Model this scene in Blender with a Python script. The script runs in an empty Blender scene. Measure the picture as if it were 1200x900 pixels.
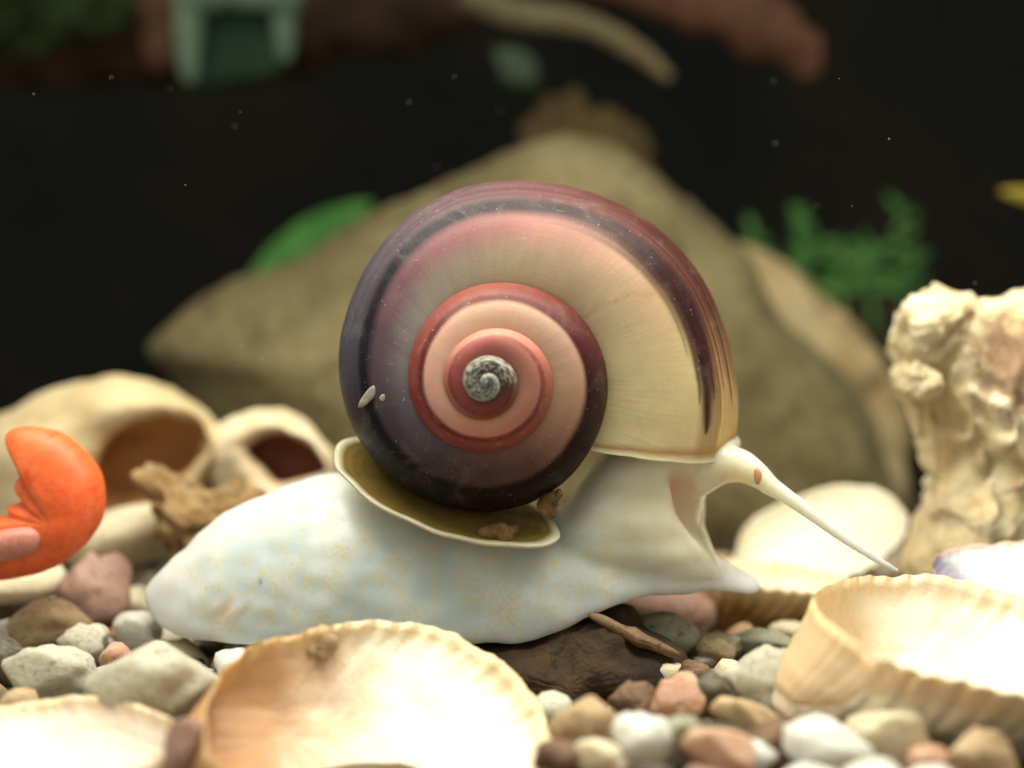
import bpy, math, random
import numpy as np
from mathutils import Vector, Matrix, noise as mnoise

# ------------------------------------------------------------------ camera, world, lamp, exposure
scn = bpy.context.scene
scn.unit_settings.system = 'METRIC'
scn.unit_settings.scale_length = 0.01            # 1 unit = 1 cm
COL = scn.collection
CAMD, CAMZ = 14.0, 3.2                            # camera stands 14 cm in front of the snail, 3.2 cm above the gravel

cam_data = bpy.data.cameras.new('camera')
cam_data.sensor_width = 36.0
cam_data.lens = 42.0
cam_data.clip_start = 0.1
cam_data.clip_end = 400.0
cam_data.dof.use_dof = True
cam_data.dof.focus_distance = 12.6
cam_data.dof.aperture_fstop = 0.1
cam = bpy.data.objects.new('camera', cam_data)
cam.location = (0, -CAMD, CAMZ)
cam.rotation_euler = (math.radians(90), 0, 0)
COL.objects.link(cam)
scn.camera = cam

world = bpy.data.worlds.new('World')
scn.world = world
world.use_nodes = True
wb = world.node_tree.nodes['Background']
wb.inputs['Color'].default_value = (0.97, 1.0, 0.86, 1)
wb.inputs['Strength'].default_value = 0.55

def area(name, loc, target, sx, sy, power, color):
    l = bpy.data.lights.new(name, 'AREA')
    l.shape = 'RECTANGLE'; l.size = sx; l.size_y = sy
    l.energy = power; l.color = color
    o = bpy.data.objects.new(name, l)
    o.location = loc
    d = Vector(target) - Vector(loc)
    o.rotation_euler = d.to_track_quat('-Z', 'Y').to_euler()
    COL.objects.link(o)
    return o
# fluorescent aquarium lamp in the hood over the front of the tank
area('aquarium_lamp', (0.5, -2.2, 13.5), (0.5, -1.4, 0), 20, 6, 4600, (1.0, 0.97, 0.83))

scn.view_settings.view_transform = 'Standard'
scn.view_settings.look = 'None'
scn.view_settings.exposure = 0.0
scn.view_settings.gamma = 1.0
scn.view_settings.use_curve_mapping = False
scn.cycles.use_denoising = True
scn.cycles.max_bounces = 8

# ------------------------------------------------------------------ helpers
def P(px, py, Y=0.0):
    s = (Y + CAMD) / CAMD / 100.0
    return Vector(((px - 600) * s, Y, CAMZ + (450 - py) * s))

def lin(c):
    out = []
    for v in c[:3]:
        v = v / 255.0
        out.append(v / 12.92 if v <= 0.04045 else ((v + 0.055) / 1.055) ** 2.4)
    return out

def link(o, parent=None):
    COL.objects.link(o)
    if parent is not None:
        o.parent = parent
        o.matrix_parent_inverse = parent.matrix_basis.inverted()
    return o

def mesh_obj(name, verts, faces, mat=None, parent=None, smooth=True):
    me = bpy.data.meshes.new(name)
    me.from_pydata([tuple(v) for v in verts], [], [tuple(f) for f in faces])
    me.update()
    if smooth:
        me.polygons.foreach_set('use_smooth', [True] * len(me.polygons))
    if mat is not None:
        me.materials.append(mat)
    o = bpy.data.objects.new(name, me)
    return link(o, parent)

def empty(name, loc):
    o = bpy.data.objects.new(name, None)
    o.empty_display_size = 0.2
    o.location = loc
    COL.objects.link(o)
    return o

def tag(o, label=None, cat=None, group=None, kind=None):
    if label: o['label'] = label
    if cat: o['category'] = cat
    if group: o['group'] = group
    if kind: o['kind'] = kind
    return o

def set_color(me, cols, name='pig'):
    a = me.color_attributes.new(name, 'FLOAT_COLOR', 'POINT')
    arr = np.ones((len(me.vertices), 4), dtype=np.float32)
    arr[:, :3] = cols
    a.data.foreach_set('color', arr.ravel())

def set_float(me, vals, name):
    a = me.attributes.new(name, 'FLOAT', 'POINT')
    a.data.foreach_set('value', np.asarray(vals, dtype=np.float32))

def fbm(p, octaves=4, H=1.0, lac=2.0):
    return mnoise.fractal(p, H, lac, octaves, noise_basis='PERLIN_ORIGINAL')

def catmull(pts, n, closed=True):
    pts = np.array(pts, dtype=float)
    m = len(pts)
    out = []
    segs = m if closed else m - 1
    dense = []
    for i in range(segs):
        p0 = pts[(i - 1) % m] if closed or i > 0 else pts[i]
        p1 = pts[i]; p2 = pts[(i + 1) % m]
        p3 = pts[(i + 2) % m] if closed or i + 2 < m else pts[i + 1]
        for k in range(16):
            t = k / 16.0
            dense.append(0.5 * ((2 * p1) + (-p0 + p2) * t + (2 * p0 - 5 * p1 + 4 * p2 - p3) * t * t + (-p0 + 3 * p1 - 3 * p2 + p3) * t ** 3))
    if not closed:
        dense.append(pts[-1])
    else:
        dense.append(dense[0])
    dense = np.array(dense)
    L = np.concatenate([[0], np.cumsum(np.linalg.norm(np.diff(dense, axis=0), axis=1))])
    s = np.linspace(0, L[-1], n + (1 if closed else 0))
    if closed: s = s[:-1]
    return np.stack([np.interp(s, L, dense[:, k]) for k in range(dense.shape[1])], axis=1)

# ------------------------------------------------------------------ materials
class NT:
    def __init__(self, name):
        self.m = bpy.data.materials.new(name); self.m.use_nodes = True
        self.t = self.m.node_tree
        self.b = self.t.nodes['Principled BSDF']
    def n(self, typ, **kw):
        nd = self.t.nodes.new(typ)
        for k, v in kw.items(): setattr(nd, k, v)
        return nd
    def l(self, a, b): self.t.links.new(a, b)
    def ramp(self, fac, stops):
        r = self.n('ShaderNodeValToRGB')
        e = r.color_ramp.elements
        while len(e) < len(stops): e.new(0.5)
        for i, (p, c) in enumerate(stops):
            e[i].position = p; e[i].color = (*c, 1)
        self.l(fac, r.inputs['Fac'])
        return r.outputs['Color']
    def noise(self, vec, scale, detail=5, rough=0.55, dist=0.0):
        nz = self.n('ShaderNodeTexNoise')
        nz.inputs['Scale'].default_value = scale; nz.inputs['Detail'].default_value = detail
        nz.inputs['Roughness'].default_value = rough; nz.inputs['Distortion'].default_value = dist
        if vec is not None: self.l(vec, nz.inputs['Vector'])
        return nz.outputs['Fac']
    def mix(self, fac, a, b, mode='MIX'):
        mx = self.n('ShaderNodeMix', data_type='RGBA', blend_type=mode)
        if isinstance(fac, (int, float)): mx.inputs['Factor'].default_value = fac
        else: self.l(fac, mx.inputs['Factor'])
        for sock, v in ((mx.inputs[6], a), (mx.inputs[7], b)):
            if isinstance(v, (tuple, list)): sock.default_value = (*v, 1)
            else: self.l(v, sock)
        return mx.outputs[2]
    def math(self, op, a, b=None):
        mt = self.n('ShaderNodeMath', operation=op)
        for sock, v in ((mt.inputs[0], a), (mt.inputs[1], b)):
            if v is None: continue
            if isinstance(v, (int, float)): sock.default_value = v
            else: self.l(v, sock)
        return mt.outputs[0]
    def smooth(self, v, a, b):
        mr = self.n('ShaderNodeMapRange', interpolation_type='SMOOTHSTEP')
        self.l(v, mr.inputs['Value']); mr.inputs['From Min'].default_value = a; mr.inputs['From Max'].default_value = b
        return mr.outputs['Result']
    def bump(self, h, strength, dist=0.05):
        bp = self.n('ShaderNodeBump')
        bp.inputs['Strength'].default_value = strength; bp.inputs['Distance'].default_value = dist
        self.l(h, bp.inputs['Height'])
        self.l(bp.outputs['Normal'], self.b.inputs['Normal'])
    def objvec(self, rnd=True):
        tc = self.n('ShaderNodeTexCoord')
        if not rnd: return tc.outputs['Object']
        oi = self.n('ShaderNodeObjectInfo')
        mul = self.math('MULTIPLY', oi.outputs['Random'], 57.0)
        ad = self.n('ShaderNodeVectorMath', operation='ADD')
        self.l(tc.outputs['Object'], ad.inputs[0]); self.l(mul, ad.inputs[1])
        return ad.outputs[0]
    def set(self, **kw):
        for k, v in kw.items():
            self.b.inputs[k.replace('_', ' ')].default_value = v

def stone_mat(name, c1, c2, c3, scale=1.5, rough=0.7, bump=0.5, spot=None, spot_scale=9.0, sss=0.0, bscale=9.0, bdist=0.04):
    """mottled mineral: three tones over a broad noise, optional specks"""
    t = NT(name)
    v = t.objvec()
    n1 = t.noise(v, scale, 6, 0.6, 0.4)
    col = t.ramp(n1, [(0.3, lin(c1)), (0.5, lin(c2)), (0.7, lin(c3))])
    n3 = t.noise(v, scale * 14, 3, 0.6)
    col = t.mix(t.math('MULTIPLY', t.smooth(n3, 0.35, 0.75), 0.35), col, lin([x * 0.62 for x in c2]))
    if spot is not None:
        n2 = t.noise(v, spot_scale, 4, 0.65, 0.6)
        col = t.mix(t.smooth(n2, 0.56, 0.68), col, lin(spot))
    t.l(col, t.b.inputs['Base Color'])
    t.set(Roughness=rough)
    t.b.inputs['Specular IOR Level'].default_value = 0.35
    if sss:
        t.b.inputs['Subsurface Weight'].default_value = sss
        t.b.inputs['Subsurface Radius'].default_value = (0.25, 0.2, 0.12)
        t.b.inputs['Subsurface Scale'].default_value = 1.0
    nb = t.noise(v, bscale, 8, 0.6)
    t.bump(nb, bump, bdist)
    return t.m

def plain_mat(name, c1, c2, scale=3.0, rough=0.5, sss=0.0, bump=0.15):
    return stone_mat(name, c1, [(a + b) / 2 for a, b in zip(c1, c2)], c2, scale, rough, bump, None, 9, sss)

M = {}
M['gravel_dark'] = stone_mat('gravel_floor', (70, 58, 42), (95, 82, 62), (120, 105, 82), 2.0, 0.9, 0.6)
M['back'] = plain_mat('black_tank_backing', (4, 9, 5), (40, 31, 20), 0.10, 0.9)
M['big_stone'] = stone_mat('olive_brown_stone', (92, 82, 54), (118, 106, 72), (142, 128, 90), 0.45, 0.9, 0.8, (84, 70, 46), 1.4, bscale=2.5, bdist=0.15)
M['ledge'] = stone_mat('pale_ledge_stone', (160, 134, 92), (190, 166, 120), (210, 190, 146), 0.6, 0.9, 0.5, (120, 95, 65), 1.5, bscale=3, bdist=0.12)
M['peak'] = stone_mat('mossy_reddish_rock', (75, 55, 35), (120, 100, 65), (105, 60, 42), 0.5, 0.95, 0.8, (60, 55, 30), 2.0, bscale=3, bdist=0.2)
M['bark'] = stone_mat('driftwood', (50, 34, 24), (74, 52, 36), (100, 66, 46), 0.6, 0.9, 0.7, (34, 26, 20), 2.0, bscale=3, bdist=0.15)
M['root'] = stone_mat('pale_root_wood', (120, 110, 80), (150, 140, 105), (140, 100, 75), 0.7, 0.9, 0.5, (90, 80, 60), 2.0)
M['rust_wood'] = stone_mat('rusty_driftwood', (96, 62, 46), (130, 86, 64), (118, 94, 66), 0.6, 0.9, 0.7, (60, 42, 32), 1.5)
M['arch'] = stone_mat('pale_green_ceramic', (88, 112, 92), (114, 138, 114), (140, 158, 132), 0.8, 0.6, 0.3, (90, 120, 95), 2.0)
M['leaf'] = stone_mat('broad_leaf_green', (66, 128, 58), (88, 152, 70), (116, 176, 88), 1.0, 0.55, 0.2)
M['leaf2'] = stone_mat('small_leaf_green', (66, 128, 60), (92, 156, 74), (150, 196, 112), 1.0, 0.55, 0.2)
M['moss'] = stone_mat('dark_moss', (38, 52, 22), (52, 70, 28), (66, 80, 36), 0.8, 0.9, 0.8)
M['yellow_leaf'] = plain_mat('yellowed_leaf', (170, 150, 50), (200, 175, 70), 2.0)

peb = {
 'pale grey':   stone_mat('pebble_pale_grey', (172, 166, 148), (196, 190, 170), (212, 206, 188), 1.3, 0.5, 0.4, (150, 140, 118), 7, 0.4),
 'cream':       stone_mat('pebble_cream', (206, 188, 152), (222, 208, 176), (234, 222, 196), 1.2, 0.55, 0.4, (186, 160, 122), 7, 0.4),
 'tan':         stone_mat('pebble_tan', (164, 136, 100), (190, 162, 124), (206, 182, 146), 1.3, 0.55, 0.45, (130, 98, 70), 6, 0.25),
 'brown':       stone_mat('pebble_brown', (98, 72, 52), (124, 94, 70), (150, 118, 90), 1.2, 0.55, 0.45, (72, 52, 40), 6),
 'pink brown':  stone_mat('pebble_pink_brown', (136, 102, 90), (160, 124, 110), (180, 146, 128), 1.2, 0.55, 0.4, (112, 78, 68), 6, 0.2),
 'orange pink': stone_mat('pebble_orange_pink', (186, 138, 112), (204, 160, 132), (220, 184, 156), 1.4, 0.42, 0.35, (170, 108, 82), 6, 0.3),
 'grey green':  stone_mat('pebble_grey_green', (132, 134, 112), (158, 158, 134), (178, 178, 152), 1.3, 0.48, 0.4, (100, 100, 82), 7, 0.3),
 'white':       stone_mat('pebble_white', (212, 210, 200), (228, 226, 216), (238, 236, 228), 1.2, 0.48, 0.3, (190, 186, 172), 7, 0.4),
 'dark':        stone_mat('pebble_dark', (64, 60, 50), (88, 82, 66), (110, 100, 80), 1.3, 0.45, 0.45, (48, 48, 42), 7),
}

# ------------------------------------------------------------------ generic mesh builders
def pillow(name, outline, Y, front, back, mat, parent=None, nseg=96, nring=16, amp=0.0, freq=1.0, seed=0, pw=2.0, octv=4, ridged=0.0, origin=None, centre=None):
    """closed solid whose outline stands in the plane y=Y and which bulges by front and back out of it"""
    o2 = catmull(outline, nseg)
    rim = [P(a, b, Y) for a, b in o2]
    c = sum(rim, Vector()) / len(rim) if centre is None else P(centre[0], centre[1], Y)
    verts = []; faces = []
    def ring(s, dy):
        i0 = len(verts)
        for r in rim:
            q = c + (r - c) * s
            verts.append(Vector((q.x, Y + dy, q.z)))
        return i0
    idx = []
    verts.append(Vector((c.x, Y - front, c.z)))
    ss = [math.sin((k / nring) * math.pi / 2) for k in range(1, nring + 1)]
    for s in ss:
        idx.append(ring(s, -front * max(0.0, 1 - s ** pw) ** (1 / pw)))
    for s in reversed(ss[:-1]):
        idx.append(ring(s, back * max(0.0, 1 - s ** pw) ** (1 / pw)))
    last = len(verts); verts.append(Vector((c.x, Y + back, c.z)))
    for k in range(nseg):
        k2 = (k + 1) % nseg
        faces.append((0, idx[0] + k, idx[0] + k2))
        for a, b in zip(idx[:-1], idx[1:]):
            faces.append((a + k, b + k, b + k2, a + k2))
        faces.append((last, idx[-1] + k2, idx[-1] + k))
    og = c if origin is None else Vector(origin)
    if amp:
        off = Vector((seed * 7.3, seed * 3.1, seed * 1.7))
        for i, v in enumerate(verts):
            d = v - Vector((c.x, Y, c.z))
            if d.length > 1e-6: d.normalize()
            f = fbm(v * freq + off, octv)
            if ridged: f = f * (1 - ridged) + ridged * (0.5 - abs(mnoise.noise(v * freq * 1.7 + off)) * 2)
            verts[i] = v + d * (amp * f)
    o = mesh_obj(name, [v - og for v in verts], faces, mat)
    o.location = og
    if parent is not None:
        o.parent = parent; o.matrix_parent_inverse = Matrix.Translation(parent.location).inverted()
    return o

def tube_mesh(path, radii, nseg=16, amp=0.0, freq=1.0, seed=0, flat=1.0):
    verts = []; faces = []
    n = len(path)
    path = [Vector(p) for p in path]
    up = Vector((0.13, 1, 0.21)).normalized()
    for i in range(n):
        t = (path[min(i + 1, n - 1)] - path[max(i - 1, 0)]).normalized()
        a = t.cross(up).normalized(); b = t.cross(a).normalized()
        for k in range(nseg):
            an = 2 * math.pi * k / nseg
            d = a * math.cos(an) + b * math.sin(an) * flat
            r = radii[i]
            if amp: r *= 1 + amp * fbm((path[i] + d * r) * freq + Vector((seed, 0, 0)), 3)
            verts.append(path[i] + d * r)
    for i in range(n - 1):
        for k in range(nseg):
            k2 = (k + 1) % nseg
            faces.append((i * nseg + k, i * nseg + k2, (i + 1) * nseg + k2, (i + 1) * nseg + k))
    v0 = len(verts); verts.append(path[0]); v1 = len(verts); verts.append(path[-1])
    for k in range(nseg):
        k2 = (k + 1) % nseg
        faces.append((v0, k2, k)); faces.append((v1, (n - 1) * nseg + k, (n - 1) * nseg + k2))
    return verts, faces

def px_tube(name, pts, mat, parent=None, nseg=16, n=40, **kw):
    """pts: (px, py, Y, radius in cm)"""
    q = catmull([(*P(a, b, Y), r) for a, b, Y, r in pts], n, closed=False)
    v, f = tube_mesh([r[:3] for r in q], [r[3] for r in q], nseg, **kw)
    og = Vector(q[0][:3])
    o = mesh_obj(name, [Vector(x) - og for x in v], f, mat)
    o.location = og
    if parent is not None:
        o.parent = parent; o.matrix_parent_inverse = Matrix.Translation(parent.location).inverted()
    return o

# ------------------------------------------------------------------ setting: gravel floor and tank backing
def build_floor():
    nx, ny = 90, 70
    verts = []; faces = []
    for j in range(ny + 1):
        for i in range(nx + 1):
            x = -45 + 90 * i / nx; y = -9.5 + 44 * j / ny
            verts.append((x, y, -0.22 + 0.12 * mnoise.noise(Vector((x * 0.6, y * 0.6, 0)))))
    for j in range(ny):
        for i in range(nx):
            a = j * (nx + 1) + i
            faces.append((a, a + 1, a + nx + 2, a + nx + 1))
    o = mesh_obj('gravel_floor', verts, faces, M['gravel_dark'])
    tag(o, kind='structure')
    v = [(-45, 34, -1), (45, 34, -1), (45, 34, 45), (-45, 34, 45), (-45, 35, -1), (45, 35, -1), (45, 35, 45), (-45, 35, 45)]
    f = [(0, 1, 2, 3), (5, 4, 7, 6), (0, 3, 7, 4), (1, 5, 6, 2), (3, 2, 6, 7), (0, 4, 5, 1)]
    b = mesh_obj('tank_back_wall', v, f, M['back'], smooth=False)
    tag(b, kind='structure')
build_floor()

# ------------------------------------------------------------------ the big stone and the ledge behind it
st = pillow('large_stone', [(192, 408), (240, 362), (300, 328), (390, 288), (470, 252), (545, 218), (600, 188), (655, 172), (720, 190), (775, 232),
     (815, 268), (850, 300), (900, 372), (950, 420), (1000, 490), (1030, 580), (1040, 660), (900, 690), (600, 690), (380, 640), (270, 520), (215, 440)],
     13.0, 5.0, 5.0, M['big_stone'], nseg=160, nring=30, amp=0.34, freq=0.42, seed=2, pw=2.6, octv=6)
tag(st, 'large olive brown stone rising behind the snail', 'stone')
lg = pillow('ledge_stone', [(842, 300), (862, 288), (900, 306), (940, 335), (985, 378), (1025, 425), (1048, 470), (1040, 620), (940, 650), (880, 560), (850, 420)],
     15.2, 2.6, 3.0, M['ledge'], nseg=110, nring=20, amp=0.35, freq=0.8, seed=5, pw=2.4, octv=6)
tag(lg, 'pale rough edged rock leaning behind the right flank of the large stone', 'stone')
pk = pillow('mossy_rock', [(600, 215), (618, 170), (640, 128), (662, 108), (690, 130), (722, 138), (748, 160), (745, 200), (760, 260), (680, 300), (610, 280)],
     18.5, 1.9, 2.0, M['peak'], nseg=90, nring=16, amp=0.7, freq=0.9, seed=8, octv=6)
tag(pk, 'blurred mossy reddish rock peak above the top of the large stone', 'rock')
dr = pillow('dim_rock', [(900, 345), (960, 330), (1040, 345), (1130, 360), (1230, 380), (1240, 640), (1000, 640), (920, 500)], 23.5, 2.0, 2.0,
     stone_mat('dim_olive_rock', (46, 46, 26), (62, 60, 36), (80, 76, 48), 0.4, 0.95, 0.6), nseg=90, nring=16, amp=0.6, freq=0.5, seed=4)
tag(dr, 'dark olive rock below the small green plants', 'rock')

# ------------------------------------------------------------------ the snail
snail = empty('snail', (0, 0, 0.4))
tag(snail, 'white bodied snail with purple and cream spiral shell crawling over the gravel', 'snail')

SPIRAL = [(10, 297), (-5.6, 287), (-22.6, 281), (-39.5, 271), (-54.8, 259), (-71, 245), (-90, 234), (-108.4, 220), (-131, 198), (-156, 180), (-177, 172),
 (-198.5, 164), (-219.8, 157), (-242.6, 152), (-270, 150), (-293, 149), (-316, 146), (-336, 143), (-360, 142), (-375.7, 140), (-395, 135), (-416, 127),
 (-440, 120), (-465.5, 112), (-493.8, 101), (-522.7, 94), (-554, 90), (-586, 86), (-623, 81), (-661, 79), (-695, 79), (-728, 78), (-761, 73), (-797, 66),
 (-834, 58), (-880, 53), (-920, 48), (-970, 45), (-1030, 40), (-1077, 37), (-1128, 34), (-1178, 32), (-1224, 30), (-1270, 27), (-1350, 21), (-1450, 15), (-1600, 8), (-1750, 4)]
SPIRAL = SPIRAL[::-1]
_th = np.array([a for a, b in SPIRAL]); _rr = np.array([b for a, b in SPIRAL], float)
AC = (570.0, 449.0)                              # apex in the picture
KD = 0.80; AL = 0.43
def Rs(th): return 292.0 * 2 ** (th / 360.0 * 0.985)
Y0 = -KD * 2.92
def shell_R(th):
    x = np.interp(th, _th, _rr)
    x2 = (np.interp(th - 10, _th, _rr) + np.interp(th + 10, _th, _rr) + 2 * x) / 4
    ext = np.where(th > 0, 291.5 + th * 0.45, x2)
    return np.where(th > 0, ext, x2)

# colours along the coil: angle, outer zone, dark line, just inside the line, beside the suture
PIG = [
 (40,   (205, 178, 128), (205, 178, 128), (214, 192, 146), (216, 196, 150)),
 (8,    (205, 172, 122), (200, 165, 118), (214, 190, 142), (216, 196, 150)),
 (-6,   (176, 128, 92),  (150, 96, 74),   (212, 186, 140), (216, 194, 150)),
 (-22,  (150, 92, 72),   (98, 34, 38),    (206, 172, 134), (214, 190, 150)),
 (-45,  (132, 76, 74),   (92, 36, 46),    (204, 158, 136), (212, 184, 150)),
 (-72,  (112, 70, 78),   (76, 38, 52),    (186, 132, 124), (206, 184, 150)),
 (-95,  (104, 76, 86),   (70, 44, 60),    (166, 112, 112), (186, 172, 148)),
 (-130, (92, 82, 98),    (56, 44, 60),    (138, 96, 106), (170, 158, 148)),
 (-165, (80, 76, 96),    (44, 40, 58),    (116, 88, 102),  (152, 144, 142)),
 (-195, (60, 58, 74),    (34, 32, 46),    (96, 86, 98),  (134, 122, 126)),
 (-230, (44, 42, 52),    (30, 28, 38),    (92, 76, 88),    (124, 104, 112)),
 (-270, (44, 34, 36),    (38, 28, 32),    (98, 68, 66),    (136, 96, 88)),
 (-300, (50, 34, 34),    (42, 24, 28),    (120, 80, 72),   (156, 110, 96)),
 (-330, (58, 30, 34),    (52, 22, 28),    (178, 130, 110), (190, 144, 122)),
 (-360, (78, 36, 42),    (82, 28, 36),    (212, 166, 140), (216, 178, 150)),
 (-400, (122, 52, 58),   (128, 42, 50),   (220, 174, 150), (224, 186, 160)),
 (-450, (160, 88, 84),   (140, 58, 56),   (230, 182, 156), (232, 190, 164)),
 (-500, (156, 80, 78),   (136, 54, 54),   (228, 174, 152), (230, 184, 160)),
 (-560, (150, 62, 64),   (138, 46, 50),   (220, 160, 144), (228, 178, 156)),
 (-630, (158, 84, 78),   (146, 66, 62),   (210, 134, 118), (226, 168, 146)),
 (-720, (176, 98, 92),   (162, 82, 78),   (200, 132, 116), (208, 142, 124)),
 (-800, (214, 144, 132), (192, 110, 104), (186, 104, 98),  (188, 106, 100)),
 (-900, (182, 104, 98),  (166, 80, 76),   (172, 84, 80),   (170, 82, 78)),
 (-1000, (158, 82, 74),  (144, 70, 64),   (150, 76, 70),   (146, 72, 66)),
 (-1080, (130, 80, 68),  (120, 70, 60),   (110, 72, 62),   (96, 70, 60)),
 (-1150, (150, 140, 124), (130, 122, 108), (110, 104, 92), (84, 76, 66)),
 (-1250, (150, 148, 138), (128, 126, 118), (104, 104, 100), (110, 110, 106)),
 (-1400, (170, 176, 178), (150, 156, 160), (130, 136, 142), (110, 116, 124)),
 (-1750, (110, 116, 124), (110, 116, 124), (110, 116, 124), (110, 116, 124))][::-1]
PTH = np.array([p[0] for p in PIG])
PCOL = np.array([[lin(c) for c in p[1:]] for p in PIG])
_lum = PCOL.mean(-1, keepdims=True)
PCOL = PCOL * (0.55 + 0.42 * np.clip((_lum - 0.03) / 0.3, 0, 1)) * np.array([0.97, 1.0, 0.95])
PCOL[:, 2:] *= np.where(PTH > -110, 1.2, 0.98)[:, None, None] * np.array([0.98, 1.0, 1.06])
PCOL[:, 0] *= np.where((PTH > -250) & (PTH < -40), 1.25, 1.0)[:, None] * np.array([1.0, 0.97, 0.86])
PCOL[:, 1] *= np.where((PTH > -250) & (PTH < -20), 0.62, 0.85)[:, None]

def sstep(x, a, b):
    t = np.clip((x - a) / (b - a), 0, 1)
    return t * t * (3 - 2 * t)

def shell_color(th, ph):
    """th, ph arrays in degrees (ph 0 at the periphery, 90 towards the spire)"""
    z = np.stack([np.stack([np.interp(th, PTH, PCOL[:, k, c]) for c in range(3)], -1) for k in range(4)], 0)
    nz = np.array([mnoise.noise(Vector((a * 0.03, b * 0.12, 1.3))) for a, b in zip(th, ph)])
    nz2 = np.array([mnoise.noise(Vector((a * 0.012, b * 0.55, 7.7))) + 0.5 * mnoise.noise(Vector((a * 0.02, b * 1.3, 3.7))) for a, b in zip(th, ph)])
    p = np.abs(ph) * (ph > -70) + 0 * ph
    nlow = np.array([mnoise.noise(Vector((a * 0.009, 3.3, 0.2))) for a in th])
    w_line = 53 + 2.0 * nz + 3.0 * nlow
    col = z[0].copy()
    s_line = sstep(p, w_line - 10, w_line - 3.5)[:, None]
    col = col * (1 - s_line) + z[1] * s_line
    s_mid = sstep(p, w_line + 0.5, w_line + 9)[:, None]
    col = col * (1 - s_mid) + z[2] * s_mid
    s_in = sstep(p, 66, 95)[:, None]
    col = col * (1 - s_in) + z[3] * s_in
    # fine spiral lining in the outer zone
    oz = (1 - sstep(p, 42, 54)) * sstep(th, -330, -250)
    col *= (1 + 0.42 * nz2 * oz)[:, None]
    # thin dark line right at the suture
    # streaks that break up towards the lip
    strk = [(53, 4.6, 13, 0.97), (58.5, 2.2, 6, 0.8), (62.5, 1.2, -6, 0.5), (48.5, 2.6, 4, 0.85), (43.5, 1.1, 12, 0.85), (39.5, 2.0, 2, 0.85), (35, 1.2, -2, 0.8), (30.5, 2.2, 5, 0.92), (26.5, 1.0, 1, 0.8),
            (23, 1.7, 3, 0.9), (18.5, 1.6, 7, 0.9), (14, 1.6, 2, 0.9), (9.5, 1.9, 9, 0.92), (5, 1.5, 3, 0.9), (1, 1.6, 5, 0.9), (-5, 2, 0, 0.8), (-12, 2, 3, 0.8), (-20, 2, -3, 0.8), (-30, 2, 2, 0.8)]
    dark = np.array(lin((50, 14, 16)))
    for f0, w, te, s in strk:
        taper = np.clip((te - th) / 26.0, 0, 1) ** 0.5
        ww = np.maximum(1.45 * w * taper, 1e-3) * (1 + 0.3 * nz)
        m = np.exp(-((ph - f0 - 1.2 * nz) / ww) ** 2) * s * sstep(th, -85, -35) * (th < te)
        col = col * (1 - m[:, None]) + dark * m[:, None]
    # old growth rest lines
    for t0, s, w in ((-24, 0.35, 0.8), (-63, 0.12, 1.4), (-151, 0.12, 1.5), (-232, 0.25, 2.0)):
        tt = t0 - 10 * sstep(p, 40, 100)
        m = np.exp(-((th - tt + 1.5 * nz) / w) ** 2) * s * (sstep(p, 55, 70) if t0 in (-24, -63) else 1.0)
        tgt = np.array(lin((190, 140, 60))) if t0 in (-24, -63) else np.array(lin((40, 32, 36)))
        col = col * (1 - m[:, None]) + tgt * m[:, None]
    # encrusted early whorls: pale scale in flecks
    en = sstep(-th, 1060, 1110)
    fl = np.array([mnoise.noise(Vector((a * 0.075, b * 0.09, 4.1))) for a, b in zip(th, ph)])
    f1 = sstep(fl, 0.0, 0.16) * en
    col = col * (1 - f1[:, None]) + np.array(lin((168, 166, 156))) * f1[:, None]
    f2 = sstep(-fl, 0.12, 0.3) * en
    col = col * (1 - f2[:, None]) + np.array(lin((74, 66, 58))) * f2[:, None]
    sc = np.array([mnoise.noise(Vector((a * 0.11, b * 0.16, 9.1))) for a, b in zip(th, ph)])
    f3 = sstep(sc, 0.30, 0.44) * sstep(-th, 380, 700) * 0.22 * (1 - sstep(p, 50, 66)) * (0.4 + nz)
    col = col * (1 - f3[:, None]) + np.array(lin((226, 190, 176))) * f3[:, None]
    # lip
    return np.clip(col, 0.002, 0.95)

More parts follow.
